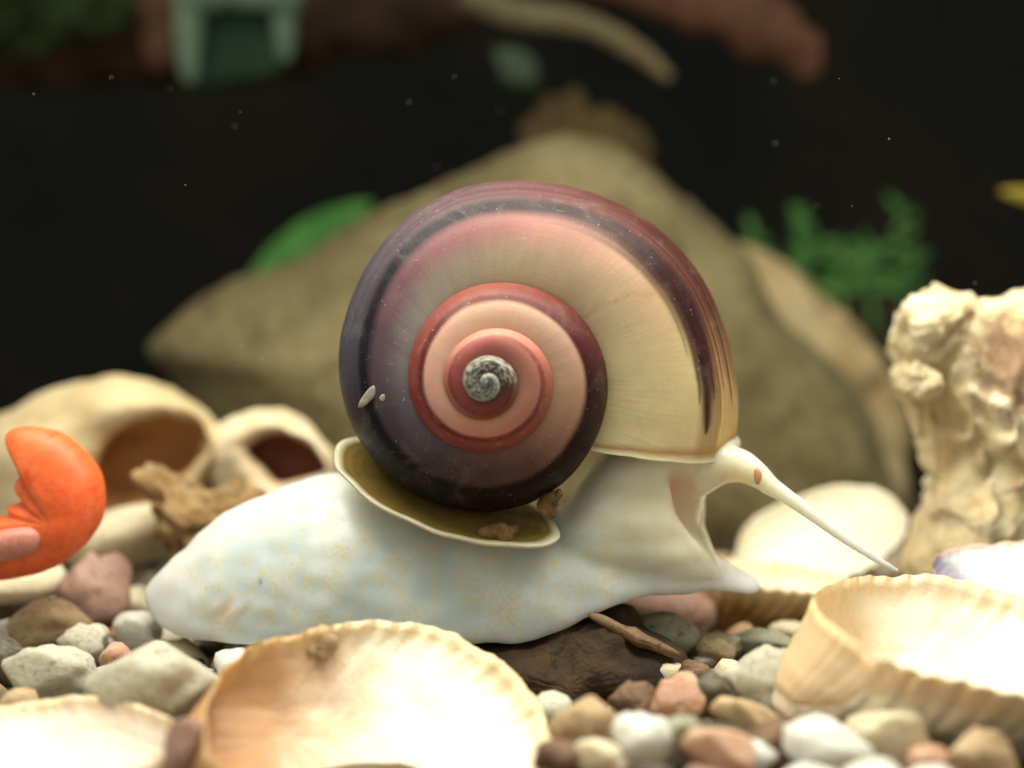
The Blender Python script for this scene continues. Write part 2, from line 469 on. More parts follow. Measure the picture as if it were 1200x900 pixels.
def build_shell():
    ths = []
    t = -1740.0
    while t < 12.0:
        ths.append(t)
        t += 6.0 if t < -1100 else (2.5 if t < -420 else 1.1)
    ths = np.array(ths)
    NT_ = len(ths)
    phs = np.concatenate([np.arange(-40, 112, 0.8), np.arange(112, 318, 4.0)])
    phs = np.where(phs > 180, phs - 360, phs)
    NP = len(phs)
    TH = np.repeat(ths[:, None], NP, 1)
    front = np.clip(np.sin(np.radians(phs)), 0, 1)
    inner = np.clip((np.abs(phs) - 90) / 90, 0, 1)
    skew = np.interp(phs, [-180, -90, -45, 0, 25, 45, 70, 90, 110, 140, 180], [20, 6, 3, 2, 3.5, 8, 11.5, 15.5, 22, 24, 20])
    TH = TH + skew[None, :] * sstep(ths, -110, 12)[:, None]
    def pos(TH, PHd, shrink=1.0):
        gr = np.array([mnoise.noise(Vector((a * 0.05, 0.4, 0))) + 0.6 * mnoise.noise(Vector((a * 0.16, 4.4, 0))) for a in TH[:, 0]])[:, None]
        R = shell_R(TH) * (1 + 0.004 * gr); rs = Rs(TH) * (1 + 0.006 * gr)
        a = AL * rs
        yc = Y0 + KD * rs / 100.0
        sc = (yc + CAMD) / CAMD / 100.0
        a3 = a * sc
        rc = (R - a) * sc
        ct, sn = np.cos(np.radians(TH)), np.sin(np.radians(TH))
        cp, sp = np.cos(np.radians(PHd)), np.sin(np.radians(PHd))
        # slightly shouldered section
        rad = rc + a3 * cp * shrink
        dep = yc - a3 * sp * shrink * (1.0 + 0.04 * np.sin(np.radians(2 * PHd)))
        cx = (AC[0] - 600) * sc; cz = CAMZ + (450 - AC[1]) * sc
        return np.stack([cx + rad * ct, dep, cz - rad * sn], -1)
    PHg = np.repeat(phs[None, :], NT_, 0)
    V = pos(TH, PHg)
    col = shell_color(TH.ravel(), PHg.ravel()).reshape(NT_, NP, 3)
    tail = sstep(TH, TH[-1][None, :] - 1.6, TH[-1][None, :] - 0.4)[..., None]
    col = col * (1 - tail) + np.array(lin((222, 208, 170))) * tail
    amber = (sstep(TH, TH[-1][None, :] - 4.5, TH[-1][None, :] - 2.2) * (1 - sstep(TH, TH[-1][None, :] - 2.0, TH[-1][None, :] - 1.2)))[..., None] * 0.75
    col = col * (1 - amber) + np.array(lin((176, 122, 62))) * amber
    rows = [V]; cols = [col]; ths_l = [TH]
    # flared lip, then inner wall
    for dth, shr in ((0.5, 1.012), (0.5, 0.985), (-1.0, 0.955), (-8, 0.95), (-22, 0.94), (-45, 0.93), (-80, 0.9)):
        T2 = (TH[-1] + dth)[None, :]
        rows.append(pos(T2, phs[None, :], shr)); cols.append(np.ones((1, NP, 3)) * np.array(lin((226, 214, 180)))); ths_l.append(T2)
    V = np.concatenate(rows, 0); C = np.concatenate(cols, 0); T = np.concatenate(ths_l, 0)
    n = V.shape[0]
    idx = np.arange(n * NP).reshape(n, NP)
    a = idx[:-1]; b = idx[1:]
    faces = np.stack([a, np.roll(a, -1, 1), np.roll(b, -1, 1), b], -1).reshape(-1, 4)
    t = NT('snail_shell')
    at = t.n('ShaderNodeVertexColor'); at.layer_name = 'pig'
    tn = t.n('ShaderNodeAttribute'); tn.attribute_name = 'coil'
    pn = t.n('ShaderNodeAttribute'); pn.attribute_name = 'sect'
    cb = t.n('ShaderNodeCombineXYZ')
    t.l(t.math('MULTIPLY', tn.outputs['Fac'], 0.75), cb.inputs[0]); t.l(t.math('MULTIPLY', pn.outputs['Fac'], 0.03), cb.inputs[1])
    gl = t.noise(cb.outputs[0], 1.0, 5, 0.6)
    cb2 = t.n('ShaderNodeCombineXYZ')
    t.l(t.math('MULTIPLY', tn.outputs['Fac'], 0.02), cb2.inputs[0]); t.l(t.math('MULTIPLY', pn.outputs['Fac'], 0.6), cb2.inputs[1])
    sl = t.noise(cb2.outputs[0], 1.0, 3, 0.5)
    ov = t.objvec(False)
    blot = t.noise(ov, 1.4, 5, 0.6, 0.3)
    col = t.mix(0.6, at.outputs['Color'], t.ramp(blot, [(0.3, (0.7, 0.69, 0.70)), (0.7, (1, 1, 1))]), 'MULTIPLY')
    col = t.mix(0.14, col, t.ramp(gl, [(0.35, (0.55, 0.5, 0.5)), (0.65, (1, 1, 1))]), 'MULTIPLY')
    grit = t.noise(ov, 34, 2, 0.5)
    film = t.noise(ov, 2.6, 7, 0.7, 0.8)
    col = t.mix(t.math('MULTIPLY', t.smooth(film, 0.48, 0.75), 0.20), col, lin((150, 142, 128)))
    mp = t.n('ShaderNodeMapping'); mp.inputs['Scale'].default_value = (3.0, 3.0, 26.0); mp.inputs['Rotation'].default_value = (0, 0.7, 0)
    t.l(ov, mp.inputs['Vector'])
    scr = t.noise(mp.outputs[0], 1.6, 2, 0.5, 0.6)
    col = t.mix(t.math('MULTIPLY', t.smooth(scr, 0.71, 0.78), 0.28), col, lin((214, 196, 180)))
    col = t.mix(t.math('MULTIPLY', t.smooth(grit, 0.70, 0.78), 0.5), col, (0.75, 0.68, 0.62))
    t.l(col, t.b.inputs['Base Color'])
    rg = t.ramp(t.noise(ov, 3.0, 4, 0.6), [(0.3, (0.34, 0.34, 0.34)), (0.7, (0.52, 0.52, 0.52))])
    t.l(rg, t.b.inputs['Roughness'])
    t.b.inputs['Specular IOR Level'].default_value = 0.16
    t.b.inputs['Subsurface Weight'].default_value = 0.25
    t.b.inputs['Subsurface Radius'].default_value = (0.2, 0.12, 0.07)
    t.b.inputs['Subsurface Scale'].default_value = 0.5
    enc = t.math('MULTIPLY', t.smooth(tn.outputs['Fac'], -1030, -1120), t.noise(ov, 16, 5, 0.65))
    h = t.math('ADD', t.math('MULTIPLY', gl, 0.55), t.math('MULTIPLY', sl, 0.25))
    h = t.math('ADD', h, t.math('MULTIPLY', grit, 0.25))
    h = t.math('ADD', h, t.math('MULTIPLY', enc, 4.0))
    t.bump(h, 0.16, 0.028)
    og = Vector((0, 0, 3.2))
    o = mesh_obj('shell', V.reshape(-1, 3) - np.array(og), faces.tolist(), t.m)
    o.location = og
    o.parent = snail; o.matrix_parent_inverse = Matrix.Translation(snail.location).inverted()
    set_color(o.data, C.reshape(-1, 3))
    set_float(o.data, T.ravel(), 'coil')
    set_float(o.data, np.repeat(phs[None, :], n, 0).ravel(), 'sect')
    o['label'] = 'glossy spiral shell banded dark purple, red and cream'
    return o
shell = build_shell()

# ---- soft body: foot, neck, head and tentacle in one continuous skin
def build_body():
    verts = []; faces = []
    def add(v, f):
        b = len(verts)
        verts.extend(v); faces.extend([tuple(i + b for i in q) for q in f])
    FT = [(169, 690, 706, .12), (178, 678, 726, .4), (210, 645, 746, .72), (260, 606, 755, .98), (330, 571, 757, 1.2), (400, 553, 758, 1.35), (430, 562, 762, 1.37), (470, 582, 768, 1.4), (520, 598, 762, 1.4), (560, 604, 754, 1.4),
          (610, 604, 757, 1.4), (650, 598, 743, 1.36), (700, 592, 717, 1.28), (760, 600, 699, 1.12), (800, 625, 693, .95), (830, 648, 691, .78), (858, 664, 693, .6), (876, 672, 697, .5), (888, 678, 696, .38), (894, 685, 691, .16)]
    q = catmull(FT, 110, closed=False)
    NA = 26
    rings = []
    for x, top, bot, w in q:
        ring = []
        near = []
        for k in range(NA + 1):
            al = math.pi / 2 * k / NA
            py = bot - (bot - top) * math.cos(al) ** 0.85
            Y = 0.1 - w * math.sin(al) * (1.0)
            near.append(P(x, py, Y))
        mz = near[-1].z
        th = 0.10 * min(1.0, w)
        ring = list(near)
        lx = near[-1].x
        for k in range(1, 12):
            u = k / 12.0
            yy = near[-1].y + (2 * (0.1 - near[-1].y)) * u
            ring.append(Vector((lx, yy, mz - th * 0.75 * math.sin(math.pi * u) ** 0.25 + 0.22 * min(1, w) * math.sin(math.pi * u) ** 1.6)))
        for v in reversed(near[1:]):
            ring.append(Vector((v.x, 0.2 - v.y, v.z)))
        rings.append(ring)
    n = len(rings[0]); v = [p for r in rings for p in r]; f = []
    for i in range(len(rings) - 1):
        for k in range(n):
            k2 = (k + 1) % n
            f.append((i * n + k, (i + 1) * n + k, (i + 1) * n + k2, i * n + k2))
    f.append(tuple(range(n))); f.append(tuple(reversed([(len(rings) - 1) * n + k for k in range(n)])))
    add(v, f)
    # neck rising into the aperture: stacked sections
    NK = [(496, 735, 850, .55), (512, 722, 866, .78), (522, 712, 869, .84), (538, 700, 858, .9), (552, 690, 838, .92), (565, 682, 828, .94), (590, 664, 825, .98), (620, 645, 828, 1.02), (650, 630, 838, 1.0), (676, 615, 858, .85)]
    qn = catmull(NK, 40, closed=False)
    v = []; f = []; n = 40
    for py, xl, xr, w in qn:
        cx, hx = (xl + xr) / 2, (xr - xl) / 2
        for k in range(n):
            an = 2 * math.pi * k / n
            ca, sa = math.cos(an), math.sin(an)
            e = 0.8
            v.append(P(cx + hx * math.copysign(abs(ca) ** e, ca), py, -0.12 + w * math.copysign(abs(sa) ** e, sa)))
    for i in range(len(qn) - 1):
        for k in range(n):
            k2 = (k + 1) % n
            f.append((i * n + k, i * n + k2, (i + 1) * n + k2, (i + 1) * n + k))
    f.append(tuple(reversed(range(n)))); f.append(tuple((len(qn) - 1) * n + k for k in range(n)))
    add(v, f)
    def tb(pts, nn=50, ns=20):
        qq = catmull([(*P(a, b, Y), r) for a, b, Y, r in pts], nn, closed=False)
        a, b = tube_mesh([r[:3] for r in qq], [r[3] for r in qq], ns)
        add(a, b)
    tb([(770, 556, -.5, .34), (815, 548, -.55, .32), (846, 543, -.62, .245), (870, 547, -.7, .185), (888, 557, -.78, .135), (905, 570, -.83, .102), (938, 593, -.92, .083), (984, 627, -1.02, .064), (1022, 652, -1.1, .05), (1054, 671, -1.15, .036)])
    if False: tb([(862, 684, -.25, .07), (873, 700, -.4, .045), (884, 720, -.5, .04), (893, 740, -.55, .032)], 20, 10)   # labial palp
    me = bpy.data.meshes.new('raw')
    me.from_pydata([tuple(a) for a in verts], [], faces)
    me.update()
    ob = bpy.data.objects.new('raw', me); COL.objects.link(ob)
    m = ob.modifiers.new('r', 'REMESH'); m.mode = 'VOXEL'; m.voxel_size = 0.032; m.adaptivity = 0.0
    s = ob.modifiers.new('s', 'CORRECTIVE_SMOOTH') if False else ob.modifiers.new('s', 'SMOOTH')
    s.factor = 0.5; s.iterations = 9
    dg = bpy.context.evaluated_depsgraph_get()
    out = bpy.data.meshes.new_from_object(ob.evaluated_get(dg))
    bpy.data.objects.remove(ob); bpy.data.meshes.remove(me)
    N = len(out.vertices)
    co = np.empty(N * 3); out.vertices.foreach_get('co', co); co = co.reshape(-1, 3)
    no = np.empty(N * 3); out.vertices.foreach_get('normal', no); no = no.reshape(-1, 3)
    # picture position of each point as a convenient chart of the body
    s_ = (co[:, 1] + CAMD) / CAMD / 100
    px = co[:, 0] / s_ + 600; py = 450 - (co[:, 2] - CAMZ) / s_
    near = co[:, 1] < 0.0
    # mouth hollow between the head fold and the front edge
    cx = 806 + (py - 590) * 0.28
    e = ((px - cx) / 17.0) ** 2 + ((py - 592) / 36.0) ** 2
    hol = np.exp(-e ** 1.5) * near
    foldx = 787 + np.clip(py - 575, 0, 200) * 0.42
    fold = np.exp(-((px - foldx) / 6.5) ** 2) * sstep(py, 560, 580) * (1 - sstep(py, 640, 672)) * near
    edge = np.exp(-((px - foldx - 31) / 8.0) ** 2) * sstep(py, 566, 585) * (1 - sstep(py, 640, 660)) * near
    low = np.array([mnoise.noise(Vector(p) * 1.3) for p in co]); mid = np.array([mnoise.noise(Vector(p) * 4.5) for p in co])
    tent = sstep(px, 895, 915) * sstep(700 - py, 0, 20)
    wr = np.array([mnoise.noise(Vector((p[0] * 2.2 + p[2] * 1.2, p[1] * 2.0, p[2] * 5.0))) for p in co])
    disp = -0.19 * hol + 0.055 * fold + 0.04 * edge + (0.035 * low + 0.010 * mid + 0.02 * wr) * (1 - tent)
    # little slit-like pucker low on the tail
    pk = np.exp(-(((px - 268) / 26) ** 2 + ((py - 716) / 10) ** 2)) * near
    disp += 0.018 * pk * np.sin((px - 268) * 0.22 + (py - 716) * 0.15)
    co2 = co + no * disp[:, None]
    og = np.array([0, 0, 1.2])
    out.vertices.foreach_set('co', (co2 - og).ravel())
    out.polygons.foreach_set('use_smooth', [True] * len(out.polygons))
    # pigment
    base = np.ones((N, 3)) * np.array(lin((220, 224, 220)))
    def put(mask, c, k=1.0):
        nonlocal base
        mm = (np.clip(mask, 0, 1) * k)[:, None]
        base = base * (1 - mm) + np.array(lin(c)) * mm
    put(sstep(px, 600, 760) * (1 - sstep(py, 640, 690)), (226, 214, 178), 0.75)
    put(sstep(px, 840, 1000), (228, 226, 208), 0.7)
    put(np.exp(-(((px - 801) / 10) ** 2 + ((py - 582) / 22) ** 2)) * near, (222, 168, 134), 0.65)
    put(hol, (226, 178, 142), 0.5)
    put(pk, (232, 196, 176), 0.7)
    put(np.exp(-(((px - 305) / 2.2) ** 2 + ((py - 681) / 4.0) ** 2)) * near, (40, 36, 32), 1.0)
    out_mask = sstep(py, 560, 640) * (1 - sstep(px, 700, 830)) * sstep(px, 175, 260) * (0.4 + 0.6 * sstep(py - (560 + 0.12 * np.abs(px - 560)), 10, 70))
    out.materials.clear()
    t = NT('snail_skin')
    at = t.n('ShaderNodeVertexColor'); at.layer_name = 'pig'
    fm = t.n('ShaderNodeAttribute'); fm.attribute_name = 'fleck'
    ov = t.objvec(False)
    n1 = t.noise(ov, 19.0, 3, 0.55, 0.3)
    n2 = t.noise(ov, 1.6, 4, 0.55)
    n3 = t.noise(ov, 4.5, 3, 0.5, 0.3)
    col = at.outputs['Color']
    col = t.mix(t.math('MULTIPLY', t.math('MULTIPLY', fm.outputs['Fac'], t.smooth(n2, 0.3, 0.65)), 0.55), col, lin((176, 198, 204)))
    fk = t.math('MULTIPLY', t.smooth(n1, 0.40, 0.66), t.smooth(n3, 0.32, 0.6))
    col = t.mix(t.math('MULTIPLY', t.math('MULTIPLY', fk, fm.outputs['Fac']), 0.75), col, lin((220, 206, 160)))
    t.l(col, t.b.inputs['Base Color'])
    t.set(Roughness=0.3)
    t.b.inputs['Specular IOR Level'].default_value = 0.4
    t.b.inputs['Subsurface Weight'].default_value = 1.0
    t.b.inputs['Subsurface Radius'].default_value = (0.9, 0.85, 0.7)
    t.b.inputs['Subsurface Scale'].default_value = 0.55
    h = t.math('ADD', t.noise(ov, 22, 5, 0.6), t.math('MULTIPLY', n1, 0.6))
    t.bump(h, 0.22, 0.025)
    out.materials.append(t.m)
    out.name = 'body'
    o = bpy.data.objects.new('body', out); COL.objects.link(o)
    o.location = og
    o.parent = snail; o.matrix_parent_inverse = Matrix.Translation(snail.location).inverted()
    set_color(out, base); set_float(out, out_mask, 'fleck')
    o['label'] = 'translucent white foot, head and long tentacle with yellow flecks'
    # eye spot on the tentacle base
    ev = [];
    c = P(888, 557, -1.0)
    e = pillow('eye', [(884, 550), (889, 549), (893, 556), (892, 564), (887, 568), (884, 562)], -0.905, 0.025, 0.06, plain_mat('orange_eye', (228, 146, 112), (234, 168, 136), 5, 0.4, 0.3), parent=snail, nseg=28, nring=6)
    e['label'] = 'small orange eye spot at the tentacle base'
    return o
body = build_body()

def build_operculum():
    rim = [(436, 514, -0.05), (418, 512, -0.28), (400, 517, -0.5), (392, 532, -0.72), (398, 551, -0.98), (425, 578, -1.2), (470, 605, -1.38), (530, 627, -1.5), (590, 638, -1.5), (630, 638, -1.42), (652, 631, -1.28), (656, 622, -1.1), (640, 603, -0.7), (600, 578, -0.25), (520, 545, 0.1), (470, 525, 0.12)]
    r3 = catmull([tuple(P(*a)) for a in rim], 120)
    for k in range(120): r3[k] += 0.022 * np.array([mnoise.noise(Vector((k * 0.15, 0, q))) for q in range(3)])
    c = r3.mean(0)
    verts = []; cols = []; faces = []
    NR = 22
    a_edge = np.array(lin((230, 222, 190))); a_in = np.array(lin((150, 124, 62))); a_dk = np.array(lin((104, 84, 44)))
    rings = [k / NR for k in range(1, NR + 1)]
    def layer(dz, top):
        idx = []
        for s in rings:
            idx.append(len(verts))
            for k in range(120):
                p = c + (r3[k] - c) * s
                z = -0.07 * (1 - s ** 2) + dz * (1 - 0.0 * s)
                verts.append((p[0], p[1], p[2] + z))
                g = 0.5 + 0.5 * math.sin(s * 60 + 2 * mnoise.noise(Vector((p[0], p[1], s * 3))))
                m = min(1, max(0, (s - 0.935) / 0.025))
                base = a_in * (0.75 + 0.25 * g) * (1 - 0.4 * (1 - s)) if top else a_edge * 0.9
                cols.append(base * (1 - m) + a_edge * m)
        return idx
    top = layer(0, True)
    ct = len(verts); verts.append((c[0], c[1], c[2] - 0.07)); cols.append(a_dk)
    bot = layer(-0.038, False)
    cb = len(verts); verts.append((c[0], c[1], c[2] - 0.108)); cols.append(a_edge)
    for k in range(120):
        k2 = (k + 1) % 120
        faces.append((ct, top[0] + k, top[0] + k2)); faces.append((cb, bot[0] + k2, bot[0] + k))
        for a, b in zip(top[:-1], top[1:]): faces.append((a + k, b + k, b + k2, a + k2))
        for a, b in zip(bot[:-1], bot[1:]): faces.append((a + k2, b + k2, b + k, a + k))
        faces.append((top[-1] + k, bot[-1] + k, bot[-1] + k2, top[-1] + k2))
    t = NT('operculum_horn')
    at = t.n('ShaderNodeVertexColor'); at.layer_name = 'pig'
    ov = t.objvec(False)
    col = t.mix(0.45, at.outputs['Color'], t.ramp(t.noise(ov, 5, 5, 0.6), [(0.3, (0.5, 0.48, 0.42)), (0.7, (1, 1, 1))]), 'MULTIPLY')
    t.l(col, t.b.inputs['Base Color']); t.set(Roughness=0.4)
    t.b.inputs['Subsurface Weight'].default_value = 0.3
    t.b.inputs['Subsurface Radius'].default_value = (0.2, 0.15, 0.08)
    t.bump(t.noise(ov, 18, 5, 0.6), 0.25, 0.02)
    o = mesh_obj('operculum', [Vector(v) - Vector(c) for v in verts], faces, t.m)
    o.location = c
    set_color(o.data, np.array(cols))
    o.parent = snail; o.matrix_parent_inverse = Matrix.Translation(snail.location).inverted()
    o['label'] = 'olive horny trapdoor plate with a cream rim under the shell'
build_operculum()

crumb = stone_mat('brown_detritus', (90, 62, 34), (128, 96, 58), (160, 130, 86), 5, 0.9, 0.8, (60, 42, 26), 14)
for ol, Y, lab in (([(636, 590), (645, 576), (656, 572), (661, 580), (654, 594), (648, 606), (638, 608)], -1.22, 'brown crumb of detritus caught where the shell meets the neck'),
                   ([(566, 622), (575, 614), (590, 613), (606, 616), (612, 625), (600, 630), (578, 630)], -1.36, 'greyish crumb of detritus lying on the trapdoor plate near its rim')):
    c = pillow('detritus_crumb', ol, Y, 0.1, 0.1, crumb, nseg=40, nring=8, amp=0.09, freq=5, seed=3)
    tag(c, lab, 'debris')
fl = empty('debris_flake', P(440, 458, -1.45))
tag(fl, 'pale torn sliver stuck to the dark left side of the spiral shell', 'debris')
flm = stone_mat('pale_flake', (120, 118, 104), (160, 156, 140), (186, 182, 166), 5, 0.6, 0.4)
pillow('sliver', [(419, 476), (428, 460), (445, 447), (468, 437), (462, 446), (448, 456), (436, 468), (424, 478)], -1.45, 0.015, 0.03, flm, parent=fl, nseg=90, nring=6, amp=0.012, freq=8)
pillow('barb', [(444, 466), (455, 458), (462, 455), (460, 463), (450, 470)], -1.49, 0.015, 0.03, flm, parent=fl, nseg=30, nring=6, amp=0.02, freq=6)

# ------------------------------------------------------------------ bivalve shells
def valve_mat(name, inn1, inn2, out1, out2, rimc, stain=None):
    t = NT(name)
    ia = t.n('ShaderNodeAttribute'); ia.attribute_name = 'inside'
    va = t.n('ShaderNodeAttribute'); va.attribute_name = 'grow'
    ra = t.n('ShaderNodeAttribute'); ra.attribute_name = 'rib'
    v = t.objvec()
    n1 = t.noise(v, 1.1, 5, 0.6, 0.4)
    ci = t.ramp(n1, [(0.3, lin(inn1)), (0.65, lin(inn2))])
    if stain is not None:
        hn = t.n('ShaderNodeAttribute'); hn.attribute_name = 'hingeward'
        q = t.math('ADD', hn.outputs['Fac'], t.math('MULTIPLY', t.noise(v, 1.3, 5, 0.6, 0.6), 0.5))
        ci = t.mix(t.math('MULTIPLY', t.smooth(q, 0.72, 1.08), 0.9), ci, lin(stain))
    co = t.ramp(n1, [(0.3, lin(out1)), (0.65, lin(out2))])
    wv = t.math('SINE', t.math('ADD', t.math('MULTIPLY', va.outputs['Fac'], 42.0), t.math('MULTIPLY', n1, 9.0)))
    co = t.mix(t.math('MULTIPLY', t.smooth(wv, 0.1, 1.0), 0.4), co, lin([c * 0.68 for c in out1]))
    co = t.mix(t.math('MULTIPLY', t.smooth(ra.outputs['Fac'], 0.2, -0.9), 0.55), co, lin([c * 0.6 for c in out1]))
    col = t.mix(ia.outputs['Fac'], co, ci)
    n2 = t.noise(v, 6.0, 5, 0.65)
    em = t.math('MULTIPLY', t.smooth(t.math('ADD', va.outputs['Fac'], t.math('MULTIPLY', n2, 0.06)), 0.93, 1.02), 0.6)
    col = t.mix(em, col, lin(rimc))
    t.l(col, t.b.inputs['Base Color'])
    t.set(Roughness=0.45)
    t.b.inputs['Specular IOR Level'].default_value = 0.3
    t.b.inputs['Subsurface Weight'].default_value = 0.3
    t.b.inputs['Subsurface Radius'].default_value = (0.25, 0.18, 0.1)
    h = t.math('ADD', t.noise(v, 14, 6, 0.6), t.math('MULTIPLY', wv, 0.22))
    t.bump(h, 0.35, 0.03)
    return t.m

def valve(name, centre, xdir, open_dir, L, W, H, mat, ribs=30, rib_amp=0.035, thick=0.09, seed=0, warp=0.05, umbo=0.10, parent=None, beak=0.28):
    """one cockle valve. centre = middle of the rim plane; xdir runs from the hinge to the far margin; the hollow faces open_dir"""
    NTt, NV = 288, 34
    z = -Vector(open_dir).normalized()
    x = Vector(xdir); x = (x - z * x.dot(z)).normalized(); y = z.cross(x)
    ux = -L / 2 + umbo * L
    verts = []; ins = []; grow = []; rib = []; hin = []
    lay = []
    off = Vector((seed * 5.1, seed * 2.7, 0))
    for side in (0, 1):
        idx = []
        for j in range(NV + 1):
            v = (j / NV) ** 0.9
            idx.append(len(verts))
            for i in range(NTt):
                t = 2 * math.pi * i / NTt
                ct, sn = math.cos(t), math.sin(t)
                hinge = max(0.0, -ct - 0.45) / 0.55            # 1 at the hinge
                hinge = hinge * hinge * (3 - 2 * hinge)
                mx = L / 2 * ct * (1 - 0.02 * hinge); my = W / 2 * sn * (1 + 0.10 * max(0, ct))
                hr = min(1.0, max(0.0, (-ct - 0.8) / 0.15)); ph = t * ribs
                rb = math.cos(ph + 0.8 * mnoise.noise(Vector((ct * 3, sn * 3, seed)))) * (1 - hr) * (0.75 + 0.5 * mnoise.noise(Vector((ct * 6, sn * 6, seed + 3.0))))
                fx = 1.0 + v * v * (0.035 * mnoise.noise(Vector((ct * 2.5, sn * 2.5, seed + 1.0))) + 0.018 * mnoise.noise(Vector((ct * 8, sn * 8, seed + 5.0))) + 0.012 * mnoise.noise(Vector((ct * 22, sn * 22, seed + 9.0)))) + 0.010 * rb * (v > 0.9) * (v - 0.9) * 10
                X = ux + (mx * fx - ux) * v; Yy = my * fx * v
                hh = H * max(0.0, 1 - v ** 2.1) ** 0.72
                # umbo leans over the hinge and curls
                lean = -beak * L * max(0.0, 1 - v / 0.45) ** 2 * 0.35
                X += lean - 0.13 * L * hinge * math.sin(math.pi * min(1.0, v)) 
                amp = rib_amp * min(1.0, v * 3.0)
                if side == 0: Z = hh + thick * (0.55 + 0.45 * hh / H) + amp * rb
                else: Z = hh * 0.90 - 0.0 + amp * rb * (0.85 * sstep(np.float64(v), 0.84, 1.0))
                wv = warp * mnoise.noise(Vector((X * 0.9, Yy * 0.9, 0)) + off) + warp * 0.4 * mnoise.noise(Vector((X * 3, Yy * 3, 2)) + off)
                if v > 0.85: wv += (v - 0.85) * 0.5 * warp * mnoise.noise(Vector((ct * 9, sn * 9, seed)))
                verts.append(Vector((X, Yy, Z + wv)))
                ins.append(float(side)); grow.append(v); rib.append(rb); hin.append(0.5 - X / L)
        lay.append(idx)
    faces = []
    A, B = lay
    for i in range(NTt):
        i2 = (i + 1) % NTt
        for j in range(NV):
            faces.append((A[j] + i, A[j + 1] + i, A[j + 1] + i2, A[j] + i2))
            faces.append((B[j] + i2, B[j + 1] + i2, B[j + 1] + i, B[j] + i))
        faces.append((A[NV] + i, B[NV] + i, B[NV] + i2, A[NV] + i2))
    o = mesh_obj(name, verts, faces, mat)
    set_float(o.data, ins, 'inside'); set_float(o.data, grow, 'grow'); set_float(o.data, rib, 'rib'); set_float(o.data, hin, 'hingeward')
    m = Matrix((x, y, z)).transposed().to_4x4()
    m.translation = Vector(centre)
    o.matrix_world = m
    if parent is not None:
        o.parent = parent; o.matrix_parent_inverse = Matrix.Translation(parent.location).inverted()
    return o

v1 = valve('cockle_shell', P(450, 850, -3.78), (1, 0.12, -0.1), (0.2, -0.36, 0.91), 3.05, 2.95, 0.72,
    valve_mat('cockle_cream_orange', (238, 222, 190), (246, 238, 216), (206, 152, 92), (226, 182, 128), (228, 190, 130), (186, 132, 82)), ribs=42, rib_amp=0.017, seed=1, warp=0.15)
tag(v1, 'cream cockle shell lying hollow side up in front of the snail, orange beak left', 'seashell')
ht = pillow('hinge_tooth', [(350, 756), (362, 743), (376, 738), (388, 744), (396, 756), (382, 768), (362, 768)], -2.55, 0.16, 0.2, peb['tan'], nseg=40, nring=8, amp=0.1, freq=4, seed=2)
ht.parent = v1; ht.matrix_parent_inverse = v1.matrix_basis.inverted()
v2 = valve('cockle_shell', P(1145, 742, -3.0), (1, 0.15, -0.02), (0.14, -0.22, 0.96), 3.1, 2.5, 1.05,
    valve_mat('cockle_pale', (238, 226, 200), (245, 238, 220), (202, 182, 148), (238, 228, 206), (222, 186, 136), (212, 182, 138)), ribs=44, rib_amp=0.015, seed=2, warp=0.13)
tag(v2, 'pale ribbed cockle shell hollow side up at the right edge, brown underneath', 'seashell')
v3 = valve('cockle_shell', P(62, 862, -4.0), (-1, 0.1, 0.02), (0.02, -0.12, 0.99), 2.15, 1.55, 0.5,
    valve_mat('clam_pinkish', (228, 206, 186), (240, 226, 208), (206, 178, 134), (222, 198, 156), (220, 190, 140)), ribs=30, rib_amp=0.012, seed=3, warp=0.07, thick=0.08)
tag(v3, 'pinkish white clam shell lying hollow side up in the near left corner', 'seashell')
# opened pair behind the head
pair = empty('open_bivalve', P(830, 700, 3.2))
tag(pair, 'opened white and tan scallop pair lying behind the snail head', 'seashell')
vm4 = valve_mat('scallop_white', (236, 226, 200), (244, 238, 222), (212, 180, 128), (228, 204, 160), (238, 226, 196))
vm5 = valve_mat('scallop_tan', (232, 218, 184), (242, 232, 206), (176, 134, 76), (206, 168, 108), (228, 206, 160))
valve('upper_valve', P(962, 626, 3.9), (1, 0.2, 0.08), (-0.25, -0.62, 0.74), 2.6, 1.75, 0.55, vm4, ribs=36, rib_amp=0.02, seed=4, parent=pair)
valve('lower_valve', P(900, 674, 2.4), (1, -0.2, 0.0), (0.08, -0.06, 0.99), 2.4, 1.8, 0.85, vm5, ribs=36, rib_amp=0.022, seed=5, parent=pair)
v6 = valve('oyster_shell', P(1185, 668, -0.6), (1, 0.3, 0.05), (-0.05, -0.30, 0.95), 1.75, 1.5, 0.25,
    valve_mat('oyster_white_violet', (196, 194, 192), (222, 220, 216), (200, 196, 190), (226, 222, 214), (190, 140, 110), (132, 124, 148)), ribs=15, rib_amp=0.03, seed=6, warp=0.16)
tag(v6, 'white shell stained violet wedged between the crusty rock and the pale cockle', 'seashell')

